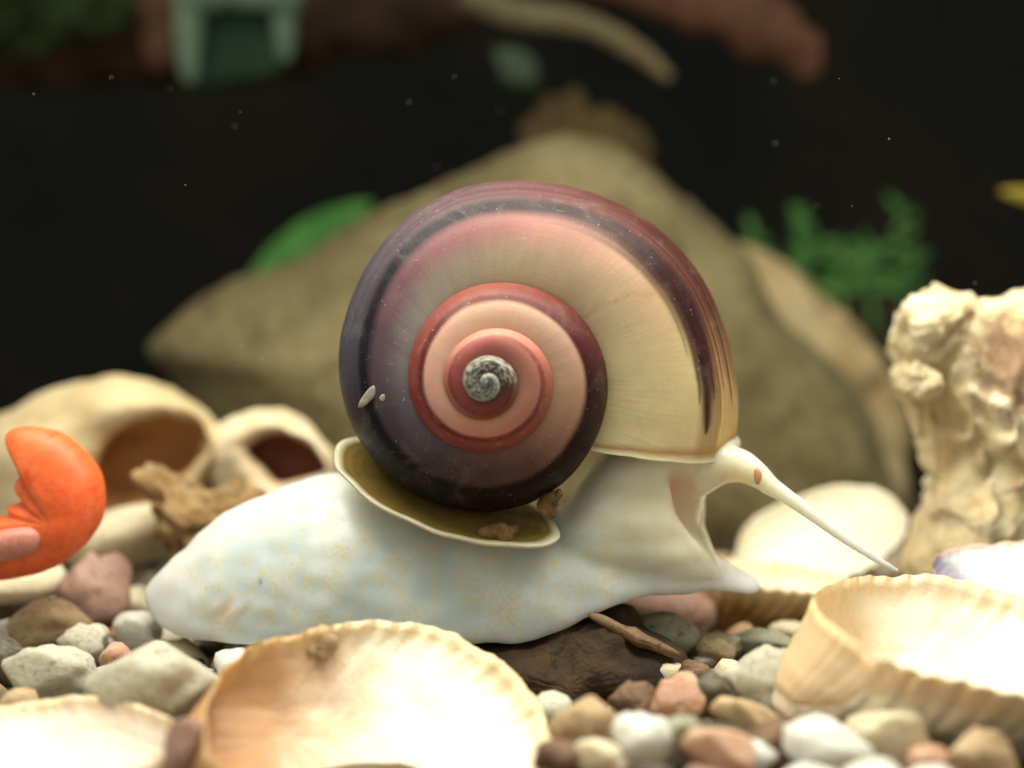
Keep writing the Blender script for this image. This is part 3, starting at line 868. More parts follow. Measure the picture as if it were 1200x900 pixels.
# ------------------------------------------------------------------ crusty rock at the right
rk_m = stone_mat('encrusted_cream_rock', (182, 152, 106), (218, 198, 154), (238, 226, 194), 0.8, 0.85, 0.8, (158, 116, 84), 1.0, 0.2, bscale=5, bdist=0.1)
def pillar_mat():
    t = NT('encrusted_cream_rock')
    v = t.objvec(False)
    n1 = t.noise(v, 0.9, 6, 0.6, 0.5)
    col = t.ramp(n1, [(0.3, lin((186, 158, 112))), (0.5, lin((220, 202, 160))), (0.68, lin((240, 230, 200)))])
    mp = t.n('ShaderNodeMapping'); mp.inputs['Scale'].default_value = (4.5, 4.5, 0.7); t.l(v, mp.inputs['Vector'])
    st = t.noise(mp.outputs[0], 1.2, 4, 0.6, 0.4)
    col = t.mix(t.math('MULTIPLY', t.smooth(st, 0.5, 0.7), 0.5), col, lin((196, 150, 92)))
    ds = t.n('ShaderNodeVectorMath', operation='DISTANCE'); t.l(v, ds.inputs[0]); ds.inputs[1].default_value = (-0.32, -1.1, 1.1)
    m = t.math('ADD', t.smooth(ds.outputs['Value'], 1.5, 0.3), t.math('MULTIPLY', t.math('SUBTRACT', t.noise(v, 2.2, 5, 0.65, 0.5), 0.5), 1.6))
    col = t.mix(t.math('MULTIPLY', t.smooth(m, 0.42, 0.8), 0.8), col, lin((128, 92, 68)))
    t.l(col, t.b.inputs['Base Color']); t.set(Roughness=0.85)
    t.bump(t.math('ADD', t.noise(v, 5, 8, 0.62), st), 0.7, 0.09)
    return t.m
rk_m2 = pillar_mat()
rk = pillow('crusty_rock', [(1054, 392), (1064, 362), (1092, 343), (1124, 345), (1150, 358), (1180, 350), (1230, 332), (1300, 345), (1345, 420), (1350, 560), (1330, 700), (1150, 708), (1078, 694), (1068, 655), (1084, 605), (1094, 565), (1086, 520), (1070, 468), (1056, 430)],
     2.2, 1.2, 1.4, rk_m2, nseg=190, nring=40, amp=0.30, freq=1.5, seed=9, pw=2.1, octv=7, ridged=0.45)
kb = pillow('knob', [(1054, 400), (1058, 366), (1078, 346), (1106, 344), (1128, 366), (1126, 404), (1104, 424), (1074, 424)], 1.5, 0.5, 0.9, rk_m, parent=rk, nseg=70, nring=16, amp=0.16, freq=2.0, seed=2, octv=5)
kb['label'] = 'rounded whitish lobe at the top left of the rock'
pillow('knob', [(1056, 440), (1064, 422), (1086, 420), (1102, 438), (1098, 466), (1078, 474), (1060, 462)], 1.55, 0.35, 0.8, rk_m, parent=rk, nseg=60, nring=14, amp=0.14, freq=2.4, seed=5, octv=5)
for v in rk.data.vertices:
    w = Vector(v.co)
    f = mnoise.noise(Vector((w.x * 5.5, w.y * 3.5, w.z * 0.9)))
    k = 1 - float(sstep(np.float64(w.z), 0.6, 1.4)) * 0.7
    v.co.y -= 0.24 * f * k; v.co.x += 0.07 * f * k
tag(rk, 'tall knobbly cream rock crusted with worn growths at the right edge', 'rock')

# ------------------------------------------------------------------ hollow bleached shells at the left
def hollow(name, outer, hole, Yrim, depth, mat, nseg=110, seed=0, amp=0.1, inner_depth=0.75, bulge=0.5):
    """shell with one opening towards the viewer: outer outline and opening outline stand at different depths"""
    oo = catmull(outer, nseg); hh = catmull(hole, nseg)
    oc = oo.mean(0); hc = hh.mean(0)
    # line the two loops up by angle
    k0 = int(np.argmin(np.arctan2(oo[:, 1] - oc[1], oo[:, 0] - oc[0]))); oo = np.roll(oo, -k0, 0)
    k1 = int(np.argmin(np.arctan2(hh[:, 1] - hc[1], hh[:, 0] - hc[0]))); hh = np.roll(hh, -k1, 0)
    verts = []; ins = []; faces = []
    rings = []
    def ring(pts, Y, i):
        rings.append(len(verts))
        for a, b in pts: verts.append(P(a, b, Y)); ins.append(i)
    # inside, from the bottom of the hollow to the lip
    for s in (0.12, 0.35, 0.6, 0.85, 1.02, 1.1, 1.06):
        d = depth * inner_depth * math.sqrt(max(0, 1 - (s / 1.12) ** 2))
        ring(hc + (hh - hc) * s, Yrim - bulge * 0.6 + d, 1.0)
    ring(hh, Yrim - bulge * 0.72, 0.8)
    for u in (0.05, 0.15, 0.3, 0.45, 0.6, 0.75, 0.88, 0.97, 1.0):
        pts = hh * (1 - u) + oo * u
        f = Yrim - bulge * (0.75 + 0.35 * math.sin(math.pi * min(1, u * 1.2))) * math.sqrt(max(0, 1 - u ** 3)) + (0.35 * u * u)
        ring(pts, f, 0.0 if u > 0.1 else 0.4)
    for s in (0.93, 0.75, 0.5, 0.2):
        ring(oc + (oo - oc) * s, Yrim + 0.35 + depth * math.sqrt(1 - s * s), 0.0)
    for a, b in zip(rings[:-1], rings[1:]):
        for k in range(nseg):
            k2 = (k + 1) % nseg
            faces.append((a + k, a + k2, b + k2, b + k))
    faces.append(tuple(reversed(range(rings[0], rings[0] + nseg)))); faces.append(tuple(range(rings[-1], rings[-1] + nseg)))
    off = Vector((seed * 3.3, 0, seed))
    for i, v in enumerate(verts):
        verts[i] = v + Vector((fbm(v * 1.1 + off, 4), fbm(v * 1.1 + off + Vector((9, 0, 0)), 4), fbm(v * 1.1 + off + Vector((0, 9, 0)), 4))) * amp
    og = P(oc[0], oc[1], Yrim)
    o = mesh_obj(name, [v - og for v in verts], faces, mat)
    o.location = og
    set_float(o.data, ins, 'inside')
    return o
def hollow_mat(name, out1, out2, in1, in2):
    t = NT(name)
    ia = t.n('ShaderNodeAttribute'); ia.attribute_name = 'inside'
    v = t.objvec()
    n1 = t.noise(v, 0.9, 5, 0.6, 0.4)
    col = t.mix(ia.outputs['Fac'], t.ramp(n1, [(0.35, lin(out1)), (0.6, lin(out2))]), t.ramp(n1, [(0.35, lin(in1)), (0.6, lin(in2))]))
    t.l(col, t.b.inputs['Base Color']); t.set(Roughness=0.6)
    t.bump(t.noise(v, 7, 6, 0.6), 0.4, 0.06)
    return t.m
h1 = hollow('whelk_shell', [(-90, 560), (-60, 520), (0, 486), (60, 456), (130, 441), (190, 452), (235, 478), (262, 510), (256, 560), (225, 610), (180, 650), (100, 662), (0, 660), (-60, 630)],
    [(118, 540), (135, 508), (165, 492), (205, 490), (238, 500), (236, 530), (208, 560), (175, 590), (140, 606), (116, 590)], 5.2, 2.4,
    hollow_mat('bleached_whelk', (186, 158, 112), (214, 194, 152), (150, 104, 62), (186, 138, 84)), seed=1, bulge=0.9, inner_depth=0.42)
tag(h1, 'large bleached sea snail shell with a wide brown opening at the left', 'seashell')
h2 = hollow('whelk_shell', [(236, 520), (262, 492), (300, 480), (340, 486), (372, 510), (392, 545), (388, 590), (350, 615), (290, 612), (250, 580)],
    [(290, 528), (310, 516), (340, 515), (366, 528), (384, 550), (368, 562), (330, 566), (304, 552)], 4.6, 1.8,
    hollow_mat('bleached_whelk_small', (214, 190, 150), (232, 216, 182), (124, 72, 50), (158, 100, 72)), seed=4, bulge=0.6, inner_depth=0.4)
tag(h2, 'smaller bleached shell with a dark reddish opening beside the trapdoor plate', 'seashell')
cr = pillow('barnacle_fragment', [(168, 562), (186, 556), (204, 568), (230, 572), (256, 574), (286, 570), (312, 588), (300, 640), (270, 690), (230, 700), (205, 660), (190, 610), (178, 580)],
    2.4, 0.6, 0.7, stone_mat('crusty_brown', (120, 84, 46), (156, 122, 78), (186, 160, 116), 2.0, 0.9, 0.9, (66, 62, 60), 3.0, bscale=7, bdist=0.12), nseg=110, nring=20, amp=0.34, freq=2.2, seed=6, octv=6, ridged=0.4)
tag(cr, 'crusty brown barnacle fragment standing behind the tail of the snail', 'debris')
bs = pillow('cream_stone', [(70, 632), (105, 606), (150, 594), (196, 590), (214, 612), (200, 640), (160, 662), (110, 668), (76, 656)], 3.4, 0.7, 0.7, peb['cream'], nseg=70, nring=14, amp=0.08, freq=1.0, seed=12)
tag(bs, 'smooth cream stone under the opening of the large bleached shell', 'stone')
bs = pillow('cream_stone', [(-40, 676), (0, 664), (50, 660), (72, 668), (74, 690), (40, 704), (-30, 706)], 1.6, 0.6, 0.6, peb['cream'], nseg=60, nring=12, amp=0.08, freq=1.2, seed=13)
tag(bs, 'cream stone block on the gravel below the orange fragment', 'stone')

# ------------------------------------------------------------------ orange curved fragment
orf = empty('orange_shell', P(60, 675, 0.0))
tag(orf, 'bright orange curved shell with a jagged notch at the left edge', 'seashell')
orm = stone_mat('orange_shell', (236, 88, 42), (242, 106, 52), (246, 124, 66), 0.8, 0.45, 0.2, (226, 74, 40), 2.0, 0.35)
oo = pillow('shell_body', [(10, 510), (24, 500), (50, 502), (78, 513), (102, 534), (117, 560), (120, 585), (115, 612), (97, 640), (70, 662), (36, 674), (-6, 679), (-50, 676), (-60, 640), (-40, 615), (-8, 606), (12, 602), (10, 592), (28, 586), (34, 578), (20, 570), (24, 560), (38, 554), (26, 545), (24, 536), (36, 528), (24, 520)],
    0.0, 0.42, 0.5, orm, parent=orf, nseg=230, nring=20, amp=0.028, freq=1.4, seed=3, pw=2.3, centre=(76, 612))
pl = pillow('pink_lobe', [(-60, 640), (-20, 626), (15, 618), (38, 618), (48, 630), (40, 646), (15, 656), (-25, 662), (-60, 664)], -0.42, 0.2, 0.3, plain_mat('pink_flesh', (190, 118, 104), (204, 138, 122), 2, 0.4, 0.4), parent=orf, nseg=50, nring=10, amp=0.03, freq=2)
pl['label'] = 'dull pink soft lobe at the foot of the orange shell'

# ------------------------------------------------------------------ dark slab under the snail
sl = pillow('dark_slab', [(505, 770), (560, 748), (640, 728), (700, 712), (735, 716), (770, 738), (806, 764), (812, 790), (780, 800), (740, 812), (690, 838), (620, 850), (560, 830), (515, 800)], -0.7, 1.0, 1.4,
    stone_mat('shade_darkened_brown_slab', (40, 29, 18), (60, 44, 27), (86, 64, 40), 1.2, 0.8, 0.8, (48, 36, 24), 4, bscale=5, bdist=0.1), nseg=110, nring=20, amp=0.2, freq=1.4, seed=14, octv=6, ridged=0.3)  # brown rock, its colour darkened further to hold the shade below the snail
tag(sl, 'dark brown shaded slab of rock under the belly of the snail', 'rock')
fr = pillow('shell_splinter', [(690, 722), (705, 720), (740, 737), (775, 752), (798, 766), (790, 772), (760, 760), (720, 742)], -1.25, 0.10, 0.14, peb['brown'], nseg=60, nring=8, amp=0.05, freq=3, seed=2)
tag(fr, 'thin brown shell splinter lying across the dark slab under the snail', 'debris')
ms = pillow('mauve_stone', [(735, 700), (770, 688), (815, 690), (838, 712), (830, 742), (795, 756), (755, 748)], 2.0, 0.5, 0.6, stone_mat('mauve_stone', (140, 104, 90), (166, 130, 112), (186, 150, 128), 1.2, 0.7, 0.4, (120, 86, 74), 5), nseg=60, nring=12, amp=0.07, freq=1.5, seed=15)
tag(ms, 'mauve pink rounded stone behind the front of the snail foot', 'stone')

# ------------------------------------------------------------------ pebbles
PEBM = []
def pebble_meshes():
    import bmesh
    for s in range(10):
        bm = bmesh.new()
        bmesh.ops.create_icosphere(bm, subdivisions=4 if s < 6 else 3, radius=0.5)
        off = Vector((s * 11.3, s * 4.7, s * 2.1))
        for v in bm.verts:
            d = v.co.normalized()
            r = 0.5 * (1 + 0.30 * mnoise.noise(d * 1.1 + off) + 0.15 * mnoise.noise(d * 2.3 + off) + 0.05 * mnoise.noise(d * 5 + off))
            p = d * r
            # a few worn flat facets
            for k in range(4):
                nn = Vector((mnoise.noise(off + Vector((k, 0, 0.5))), mnoise.noise(off + Vector((0, k, 1.5))), mnoise.noise(off + Vector((0.7, 0, k))))).normalized()
                h = p.dot(nn) - 0.36
                if h > 0: p -= nn * h * 0.75
            v.co = p
        me = bpy.data.meshes.new('pebble')
        bm.to_mesh(me); bm.free()
        me.polygons.foreach_set('use_smooth', [True] * len(me.polygons))
        PEBM.append(me)
pebble_meshes()
pmesh_cache = {}
def pebble(loc, size, colour, label, rot=None, k=None, group='gravel pebbles'):
    k = random.randrange(len(PEBM)) if k is None else k
    key = (k, colour)
    if key not in pmesh_cache:
        me = PEBM[k].copy(); me.materials.append(peb[colour]); pmesh_cache[key] = me
    o = bpy.data.objects.new('pebble', pmesh_cache[key])
    o.location = loc; o.scale = size
    o.rotation_euler = rot if rot is not None else (random.uniform(-.3, .3), random.uniform(-.3, .3), random.uniform(0, 6.28))
    COL.objects.link(o)
    return tag(o, label, 'pebble', group)
random.seed(11)
HAND = [  # px, py centre, width, height in the picture, colour, tilt, label
 (52, 732, 86, 56, 'tan', 0.0, 'round tan pebble with shaded underside left of the snail tail'),
 (112, 694, 76, 86, 'pink brown', 0.1, 'large reddish brown pebble between orange shell and snail tail'),
 (20, 706, 40, 40, 'pale grey', 0, 'small pale pebble under the cream block at the left edge'),
 (160, 738, 66, 44, 'white', 0.3, 'bright white pebble touching the tip of the snail tail'),
 (170, 744, 34, 34, 'grey green', 0.2, 'small grey pebble set in front of the bright white tail pebble'),
 (134, 772, 36, 36, 'orange pink', 0, 'small orange pebble above the big pale stone'),
 (62, 792, 98, 68, 'pale grey', 0.1, 'speckled pale grey pebble behind the pinkish clam shell'),
 (184, 802, 128, 100, 'pale grey', 0.2, 'biggest pale stone left of the cream cockle beak'),
 (98, 754, 54, 44, 'pale grey', 0, 'pale pebble between the tan and the small orange pebble'),
 (6, 780, 50, 60, 'dark', 0, 'dark greenish pebble at the left picture edge'),
 (80, 704, 30, 28, 'cream', 0, 'tiny cream pebble resting above the round tan pebble'),
 (216, 874, 46, 74, 'pink brown', 0.3, 'purplish brown pebble between clam shell and cream cockle'),
 (200, 700, 60, 50, 'pale grey', 0, 'pale pebble behind the tip of the snail tail'),
 (692, 852, 80, 72, 'tan', 0.2, 'speckled tan pebble right of the cream cockle'),
 (795, 822, 60, 56, 'orange pink', -0.4, 'smooth salmon pink pebble in front of the dark slab'),
 (752, 870, 72, 66, 'white', 0, 'rounded white pebble at the bottom centre'),
 (792, 868, 60, 60, 'grey green', 0.2, 'mottled grey green pebble touching the rounded white one'),
 (882, 846, 92, 48, 'tan', 0.45, 'oblong tan pebble slanting below the pale beige stone'),
 (850, 880, 90, 56, 'orange pink', 0.3, 'pinkish pebble at the bottom under the oblong tan pebble'),
 (886, 888, 50, 36, 'white', 0.1, 'small white chip at the bottom beside the pinkish pebble'),
 (742, 822, 52, 44, 'brown', 0.1, 'rusty brown pebble in the shade behind the salmon pebble'),
 (832, 816, 62, 60, 'dark', 0.2, 'dark grey green pebble right of the salmon pebble'),
 (852, 792, 36, 34, 'cream', 0.7, 'thin cream chip leaning behind the dark grey green pebble'),
 (905, 802, 96, 84, 'pale grey', 0.15, 'big pale beige stone left of the ribbed cockle'),
 (892, 753, 74, 28, 'grey green', 0.05, 'flat oblong pale green pebble below the tan scallop'),
 (836, 762, 44, 28, 'tan', 0.1, 'small tan pebble between dark slab and flat green pebble'),
 (950, 832, 44, 26, 'white', 0.5, 'broken white chip in front of the pale beige stone'),
 (965, 878, 96, 64, 'white', 0.1, 'whitish pebble at the bottom below the broken chip'),
 (1040, 862, 96, 66, 'cream', 0.1, 'beige pebble under the ribbed cockle shell'),
 (1092, 892, 60, 36, 'orange pink', 0, 'pinkish pebble at the lower right under the beige pebble'),
 (1150, 886, 80, 60, 'tan', 0.2, 'brownish tan pebble near the lower right corner'),
 (655, 890, 60, 46, 'brown', 0.1, 'reddish brown pebble at the bottom beside the cockle margin'),
 (700, 890, 60, 44, 'cream', 0.1, 'cream pebble at the bottom below the speckled tan one'),
 (815, 790, 40, 30, 'brown', 0.2, 'small brown pebble at the right foot of the dark slab'),
]
hand_pos = []
for px, py, w, h, c, tilt, lab in HAND:
    bot = py + h * 0.5
    Y = max(-4.6, min(6.0, 4480.0 / (bot - 450 + 6) - CAMD + 0.15))
    p = P(px, py, Y)
    s = (Y + CAMD) / CAMD / 100
    pebble(p, (w * s * 1.08, 0.5 * (w + h) * s * 0.9, h * s * 1.08), c, lab, rot=(random.uniform(-.15, .15), tilt, random.uniform(-.4, .4)))
    hand_pos.append((p.x, p.y, 0.5 * w * s))
# further pebbles filling the bed
BLOCK = [(-1.15, -3.55, 2.1), (-1.1, -4.9, 1.9), (4.2, -3.0, 2.1), (-4.0, -4.0, 1.5), (-4.0, -4.8, 1.4), (2.8, 2.6, 1.9), (4.2, 3.5, 1.6), (0.5, -1.4, 1.45), (-0.3, -1.2, 1.2)]
LAND = [('in front of the cream cockle', -1.2, -5.2), ('near the dark slab', 1.0, -1.6), ('behind the pinkish clam shell', -5.0, -2.2), ('round the tail of the snail', -4.2, 0.2), ('below the orange shell', -6.0, 1.6),
        ('below the ribbed cockle', 3.6, -4.7), ('round the scallop pair', 3.4, 1.4), ('under the middle of the snail', 0, 1.0), ('at the foot of the crusty rock', 5.6, 1.4), ('far behind beside the bleached shells', -5.5, 4.0), ('far behind at the foot of the large stone', 1.5, 5.0)]
palette = ['pale grey'] * 9 + ['cream'] * 7 + ['tan'] * 5 + ['brown'] * 3 + ['pink brown'] * 3 + ['orange pink'] * 2 + ['grey green'] * 4 + ['white'] * 5 + ['dark'] * 2
placed = list(hand_pos)
tries = 0; count = 0
while count < 235 and tries < 6000:
    tries += 1
    y = random.uniform(-5.0, 6.5)
    hw = (y + CAMD) * 0.43 + 0.3
    x = random.uniform(-hw, hw)
    r = random.uniform(0.13, 0.33) if random.random() < 0.7 else random.uniform(0.3, 0.42)
    if any((x - a) ** 2 + (y - b) ** 2 < (c * 0.8) ** 2 for a, b, c in BLOCK): continue
    if any((x - a) ** 2 + (y - b) ** 2 < (0.72 * (c + r)) ** 2 for a, b, c in placed): continue
    c = random.choice(palette)
    where = min(LAND, key=lambda l: (l[1] - x) ** 2 + (l[2] - y) ** 2)[0]
    sx, sy, sz = random.uniform(0.9, 1.3), random.uniform(0.8, 1.1), random.uniform(0.6, 0.9)
    shp = 'flat' if sz < 0.68 else ('oblong' if sx / sy > 1.25 else 'round')
    szw = 'small' if r < 0.22 else ('medium' if r < 0.31 else 'larger')
    lab = '%s %s %s pebble %s' % (szw, shp, c.replace('pink brown', 'reddish brown'), where)
    pebble((x, y, r * random.uniform(0.25, 0.7) - 0.05), (2 * r * sx, 2 * r * sy, 2 * r * sz), c, lab, group='%s %s %s pebbles %s' % (szw, shp, c, where))
    placed.append((x, y, r)); count += 1

BOWL = [(-1.15, -3.55, 1.7), (-1.2, -4.4, 1.3), (4.3, -3.0, 1.75), (-4.0, -4.0, 1.15), (2.7, 2.6, 1.35), (-4.6, -4.3, 1.0), (0.5, -1.2, 1.1)]
def fine_gravel():
    rng = random.Random(5)
    base = [Vector(v) for v in ((0, 0, 1), (.894, 0, .447), (.276, .851, .447), (-.724, .526, .447), (-.724, -.526, .447), (.276, -.851, .447), (.724, .526, -.447), (-.276, .851, -.447), (-.894, 0, -.447), (-.276, -.851, -.447), (.724, -.526, -.447), (0, 0, -1))]
    fc = [(0, 1, 2), (0, 2, 3), (0, 3, 4), (0, 4, 5), (0, 5, 1), (1, 6, 2), (2, 7, 3), (3, 8, 4), (4, 9, 5), (5, 10, 1), (6, 7, 2), (7, 8, 3), (8, 9, 4), (9, 10, 5), (10, 6, 1), (11, 7, 6), (11, 8, 7), (11, 9, 8), (11, 10, 9), (11, 6, 10)]
    # once-subdivided grain
    vs = list(base); fs = []
    mid = {}
    def m(a, b):
        k = (min(a, b), max(a, b))
        if k not in mid:
            mid[k] = len(vs); vs.append((vs[a] + vs[b]).normalized())
        return mid[k]
    for a, b, c in fc:
        ab, bc, ca = m(a, b), m(b, c), m(c, a)
        fs += [(a, ab, ca), (b, bc, ab), (c, ca, bc), (ab, bc, ca)]
    verts = []; faces = []; cols = []
    cl = [lin(c) for c in ((170, 160, 138), (200, 182, 146), (160, 130, 95), (110, 82, 60), (150, 108, 94), (200, 140, 108), (120, 124, 100), (205, 200, 188), (72, 66, 54))]
    for q in range(7000):
        y = rng.uniform(-5.2, 12)
        hw = (y + CAMD) * 0.45 + 0.4
        x = rng.uniform(-hw, hw)
        r = rng.uniform(0.035, 0.14) * (1 if y < 4 else 1.4)
        if any((x - a) ** 2 + (y - b) ** 2 < c * c for a, b, c in BOWL): continue
        c = cl[rng.randrange(len(cl))]; k = rng.uniform(0.8, 1.1)
        b = len(verts)
        sx, sy, sz = rng.uniform(.8, 1.4), rng.uniform(.8, 1.2), rng.uniform(.55, .9)
        o = Vector((x, y, rng.uniform(-0.16, 0.05))); off = Vector((q * 1.7, 0, 0))
        ca, sa = math.cos(q), math.sin(q)
        for v in vs:
            d = r * (1 + 0.35 * mnoise.noise(v * 1.2 + off))
            X, Y_ = v.x * sx * d, v.y * sy * d
            verts.append(o + Vector((X * ca - Y_ * sa, X * sa + Y_ * ca, v.z * sz * d))); cols.append([w * k for w in c])
        faces += [(i + b, j + b, l + b) for i, j, l in fs]
    t = NT('fine_gravel')
    at = t.n('ShaderNodeVertexColor'); at.layer_name = 'pig'
    ov = t.objvec(False)
    col = t.mix(0.6, at.outputs['Color'], t.ramp(t.noise(ov, 8, 5, 0.6), [(0.3, (0.5, 0.46, 0.42)), (0.7, (1, 1, 1))]), 'MULTIPLY')
    t.l(col, t.b.inputs['Base Color']); t.set(Roughness=0.65)
    t.bump(t.noise(ov, 20, 5, 0.6), 0.4, 0.03)
    o = mesh_obj('fine_gravel', verts, faces, t.m)
    set_color(o.data, np.array(cols))
    tag(o, 'fine mixed gravel grains filling the gaps between the pebbles', 'gravel', kind='stuff')
fine_gravel()

# ------------------------------------------------------------------ blurred background furniture
def leaf_mesh(L, W, bend, n=14, m=6, thick=0.04):
    verts = []; faces = []
    lay = []
    for s in (1, -1):
        b = len(verts)
        for i in range(n + 1):
            u = i / n
            w = W * 0.5 * math.sin(math.pi * min(1, u * 0.96 + 0.02)) ** 0.75
            for j in range(m + 1):
                q = j / m * 2 - 1
                th = thick * (1 - q * q) * math.sin(math.pi * (0.04 + 0.92 * u))
                verts.append((w * q, -bend * u * u + 0.18 * W * q * q - s * th, L * u * (1 - 0.12 * bend / max(L, .01) * u)))
        lay.append(b)
    for i in range(n):
        for j in range(m):
            for s, b in enumerate(lay):
                a = b + i * (m + 1) + j
                q = (a, a + 1, a + m + 2, a + m + 1)
                faces.append(q if s == 0 else q[::-1])
    A, B = lay
    border = [j for j in range(m + 1)] + [i * (m + 1) + m for i in range(1, n + 1)] + [n * (m + 1) + j for j in range(m - 1, -1, -1)] + [i * (m + 1) for i in range(n - 1, 0, -1)]
    for a, b in zip(border, border[1:] + border[:1]): faces.append((A + a, B + a, B + b, A + b))
    return verts, faces

def leaf_between(p0, p1, W, bend, mat, parent, thick=0.04):
    v, f = leaf_mesh((p1 - p0).length, W, bend, thick=thick)
    o = mesh_obj('leaf', v, f, mat)
    d = (p1 - p0).normalized()
    yv = Vector((0, 1, 0)); yv = (yv - d * yv.dot(d)).normalized(); xv = yv.cross(d)
    m = Matrix((xv, yv, d)).transposed().to_4x4(); m.translation = p0
    o.matrix_world = m
    o.parent = parent; o.matrix_parent_inverse = Matrix.Translation(parent.location).inverted()
    return o

bp = empty('broad_leaf_plant', P(330, 400, 19.5))
tag(bp, 'broad green leaf plant showing over the left shoulder of the large stone', 'plant')
leaf_between(P(285, 335, 19.5), P(440, 238, 19), 1.4, 0.3, M['leaf'], bp)
leaf_between(P(310, 350, 20.1), P(425, 275, 19.7), 1.1, 0.3, M['leaf'], bp)
leaf_between(P(525, 240, 20), P(600, 190, 19.6), 0.7, 0.2, M['leaf'], bp)
px_tube('stem', [(300, 520, 19.7, .1), (295, 420, 19.7, .1), (290, 330, 19.6, .08)], M['leaf'], bp, nseg=8, n=12)
px_tube('stem', [(520, 420, 20.1, .1), (518, 320, 20.1, .1), (526, 238, 20, .08)], M['leaf'], bp, nseg=8, n=12)

random.seed(21)
labs = ['small leaved green plant beside the pale ledge rock, leftmost of its clump', 'thin green sprout second from the left in the clump behind the ledge rock', 'bushy green plant in the middle of the clump above the dark olive rock', 'low green sprout just right of the middle of the clump', 'tallest green plant at the right end of the clump']
for k, (px, top, hgt, wd) in enumerate([(885, 262, 70, 16), (942, 236, 95, 14), (985, 272, 70, 22), (1020, 276, 60, 16), (1058, 234, 105, 17)]):
    Y = 19.6 + 0.4 * k
    r = empty('water_plant', P(px, top + hgt + 40, Y))
    tag(r, labs[k], 'plant', 'small plants behind the ledge rock')
    px_tube('stem', [(px + 4, top + hgt + 50, Y, .07), (px - 3, top + hgt * .5, Y, .06), (px, top + 4, Y, .04)], M['leaf2'], r, nseg=8, n=14)
    nl = 11
    for q in range(nl):
        u = q / nl
        py = top + hgt * (1 - u) + 6
        sgn = 1 if q % 2 else -1
        p0 = P(px, py, Y)
        p1 = P(px + sgn * wd * (1.7 - 0.7 * u) * random.uniform(.6, 1.3), py - random.uniform(-6, 26), Y + random.uniform(-.6, .6))
        leaf_between(p0, p1, 0.24, 0.1, M['leaf2'], r, 0.03)

# driftwood, roots and ornament along the top of the picture
rt = px_tube('pale_root', [(545, -10, 17, .35), (590, 12, 17, .36), (650, 22, 17, .34), (705, 36, 17, .30), (750, 62, 17, .26), (785, 92, 17, .14)], M['root'], nseg=18, n=40, amp=0.3, freq=1.0, seed=2)
tag(rt, 'pale curved root arching down across the top of the dark background', 'driftwood')
rw = px_tube('rusty_branch', [(680, -30, 18, .5), (760, -8, 18, .55), (840, 10, 18, .75), (900, 34, 18, .8), (935, 62, 18, .6), (948, 92, 18, .2)], M['rust_wood'], nseg=20, n=44, amp=0.5, freq=0.9, seed=7)
tag(rw, 'rusty orange brown branch at the upper right of the dark background', 'driftwood')
lg2 = px_tube('dark_log', [(-80, 70, 20.5, .9), (60, 60, 20.5, 1.0), (200, 48, 20.5, 1.1), (380, 30, 20.5, 1.2), (520, 6, 20.5, 1.0), (620, -30, 20.5, .8)], M['bark'], nseg=26, n=60, amp=0.4, freq=0.7, seed=9)
tag(lg2, 'dark brown driftwood log across the top left behind the ornament', 'driftwood')
pg = pillow('pale_lump', [(578, 62), (592, 52), (610, 54), (622, 72), (620, 96), (604, 104), (588, 96)], 16.5, .35, .4, stone_mat('dim_green_lump', (58, 78, 58), (76, 94, 70), (94, 106, 80), 0.8, 0.8, 0.5), nseg=50, nring=10, amp=0.25, freq=1.2, seed=3)
tag(pg, 'small pale green lump hanging below the pale root', 'rock')
mo = pillow('moss_clump', [(-60, -40), (40, -50), (120, -30), (150, 10), (120, 40), (60, 48), (0, 60), (-60, 50)], 17.5, .9, 1.0, M['moss'], nseg=90, nring=16, amp=0.8, freq=1.6, seed=5, octv=6)
tag(mo, 'dim green moss clump in the upper left corner', 'moss')
pb = pillow('pink_lump', [(158, 10), (178, -10), (206, -6), (210, 40), (196, 76), (170, 66)], 18.4, .5, .5, M['rust_wood'], nseg=50, nring=10, amp=0.3, freq=1.2, seed=4)
tag(pb, 'dull pinkish brown rock left of the pale green ornament', 'rock')
ar = empty('arch_ornament', P(275, 100, 16.5))
tag(ar, 'pale green arch ornament hanging into the top of the picture', 'ornament')
pillow('leg', [(206, -40), (226, -42), (236, 0), (234, 60), (230, 96), (212, 92), (206, 40)], 16.5, .3, .35, M['arch'], parent=ar, nseg=50, nring=10, amp=0.1, freq=1.4)
pillow('leg', [(322, -40), (340, -40), (346, 10), (344, 52), (338, 72), (324, 66), (320, 20)], 16.7, .3, .35, M['arch'], parent=ar, nseg=50, nring=10, amp=0.1, freq=1.4, seed=2)
pillow('lintel', [(200, -44), (270, -50), (348, -44), (350, 4), (330, 14), (275, 10), (220, 16), (200, 6)], 16.4, .4, .4, M['arch'], parent=ar, nseg=60, nring=10, amp=0.12, freq=1.2, seed=3)
pillow('inner_panel', [(224, 6), (330, 4), (334, 70), (290, 92), (236, 92)], 17.1, .2, .2, stone_mat('dark_green_ceramic', (28, 52, 36), (36, 64, 44), (50, 80, 56), 1.0, .7, .3), parent=ar, nseg=50, nring=10, amp=0.08, freq=1.2, seed=4)
yl = empty('yellow_leaf', P(1240, 240, 12))
tag(yl, 'yellowed leaf tip poking in at the right picture edge', 'leaf')
leaf_between(P(1260, 236, 12), P(1168, 224, 11.6), 0.34, 0.1, M['yellow_leaf'], yl, 0.03)

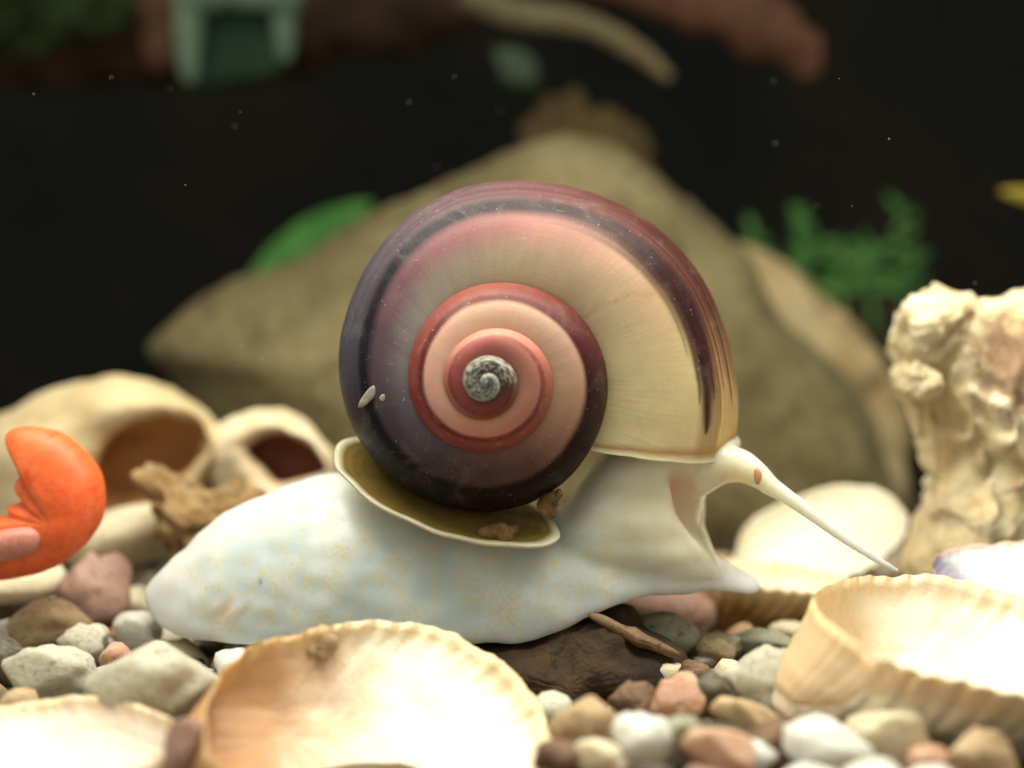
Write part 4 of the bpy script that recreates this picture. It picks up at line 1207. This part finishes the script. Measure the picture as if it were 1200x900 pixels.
# specks drifting in the water
def specks():
    rng = random.Random(8)
    verts = []; faces = []
    oct_f = [(0, 2, 4), (2, 1, 4), (1, 3, 4), (3, 0, 4), (2, 0, 5), (1, 2, 5), (3, 1, 5), (0, 3, 5)]
    for q in range(34):
        px, py = rng.uniform(20, 1180), rng.uniform(60, 420)
        Y = rng.uniform(-3.5, 4)
        if 390 < px < 870 and py > 200: continue
        c = P(px, py, Y); r = rng.uniform(0.004, 0.010)
        b = len(verts)
        e = rng.uniform(1, 2.2)
        for d in ((e, 0, 0), (-e, 0, 0), (0, 1, 0), (0, -1, 0), (0, 0, 1), (0, 0, -1)): verts.append(c + Vector(d) * r)
        faces += [tuple(i + b for i in f) for f in oct_f]
    o = mesh_obj('water_specks', verts, faces, plain_mat('pale_specks', (120, 120, 110), (150, 150, 140)))
    tag(o, 'fine pale specks drifting in the dark water', 'specks', kind='stuff')
specks()

# ------------------------------------------------------------------ leave out bed pebbles that nothing of shows, and tell the look-alikes apart
def tidy_pebbles():
    dg = bpy.context.evaluated_depsgraph_get()
    dg.update()
    eye = Vector((0, -CAMD, CAMZ))
    peb_objs = [o for o in scn.objects if o.name.startswith('pebble')]
    keep = []
    for o in peb_objs:
        mw = o.matrix_basis
        seen = False
        for k, v in enumerate(o.data.vertices):
            if k % (len(o.data.vertices) // 60 + 1): continue
            p = mw @ v.co
            px = 600 + p.x / ((p.y + CAMD) / CAMD / 100); py = 450 - (p.z - CAMZ) / ((p.y + CAMD) / CAMD / 100)
            if not (-4 < px < 1204 and py < 904): continue
            d = (p - eye); L = d.length
            hit, loc, nrm, idx, ob, _ = scn.ray_cast(dg, eye, d.normalized(), distance=L + 1)
            if hit and ob is not None and ob.name == o.name:
                seen = True; break
        if seen: keep.append(o)
        else: bpy.data.objects.remove(o)
    by = {}
    for o in keep: by.setdefault(o['label'], []).append(o)
    for lab, os_ in by.items():
        if len(os_) < 2: continue
        os_.sort(key=lambda o: o.location.x / (o.location.y + CAMD))
        names = {2: ['left one of two', 'right one of two'], 3: ['leftmost of three', 'middle of three', 'rightmost of three']}.get(len(os_))
        for k, o in enumerate(os_):
            w = names[k] if names else ('%s from the left' % ['first', 'second', 'third', 'fourth', 'fifth', 'sixth', 'seventh', 'eighth', 'ninth'][min(k, 8)])
            o['label'] = lab + ', ' + w
tidy_pebbles()
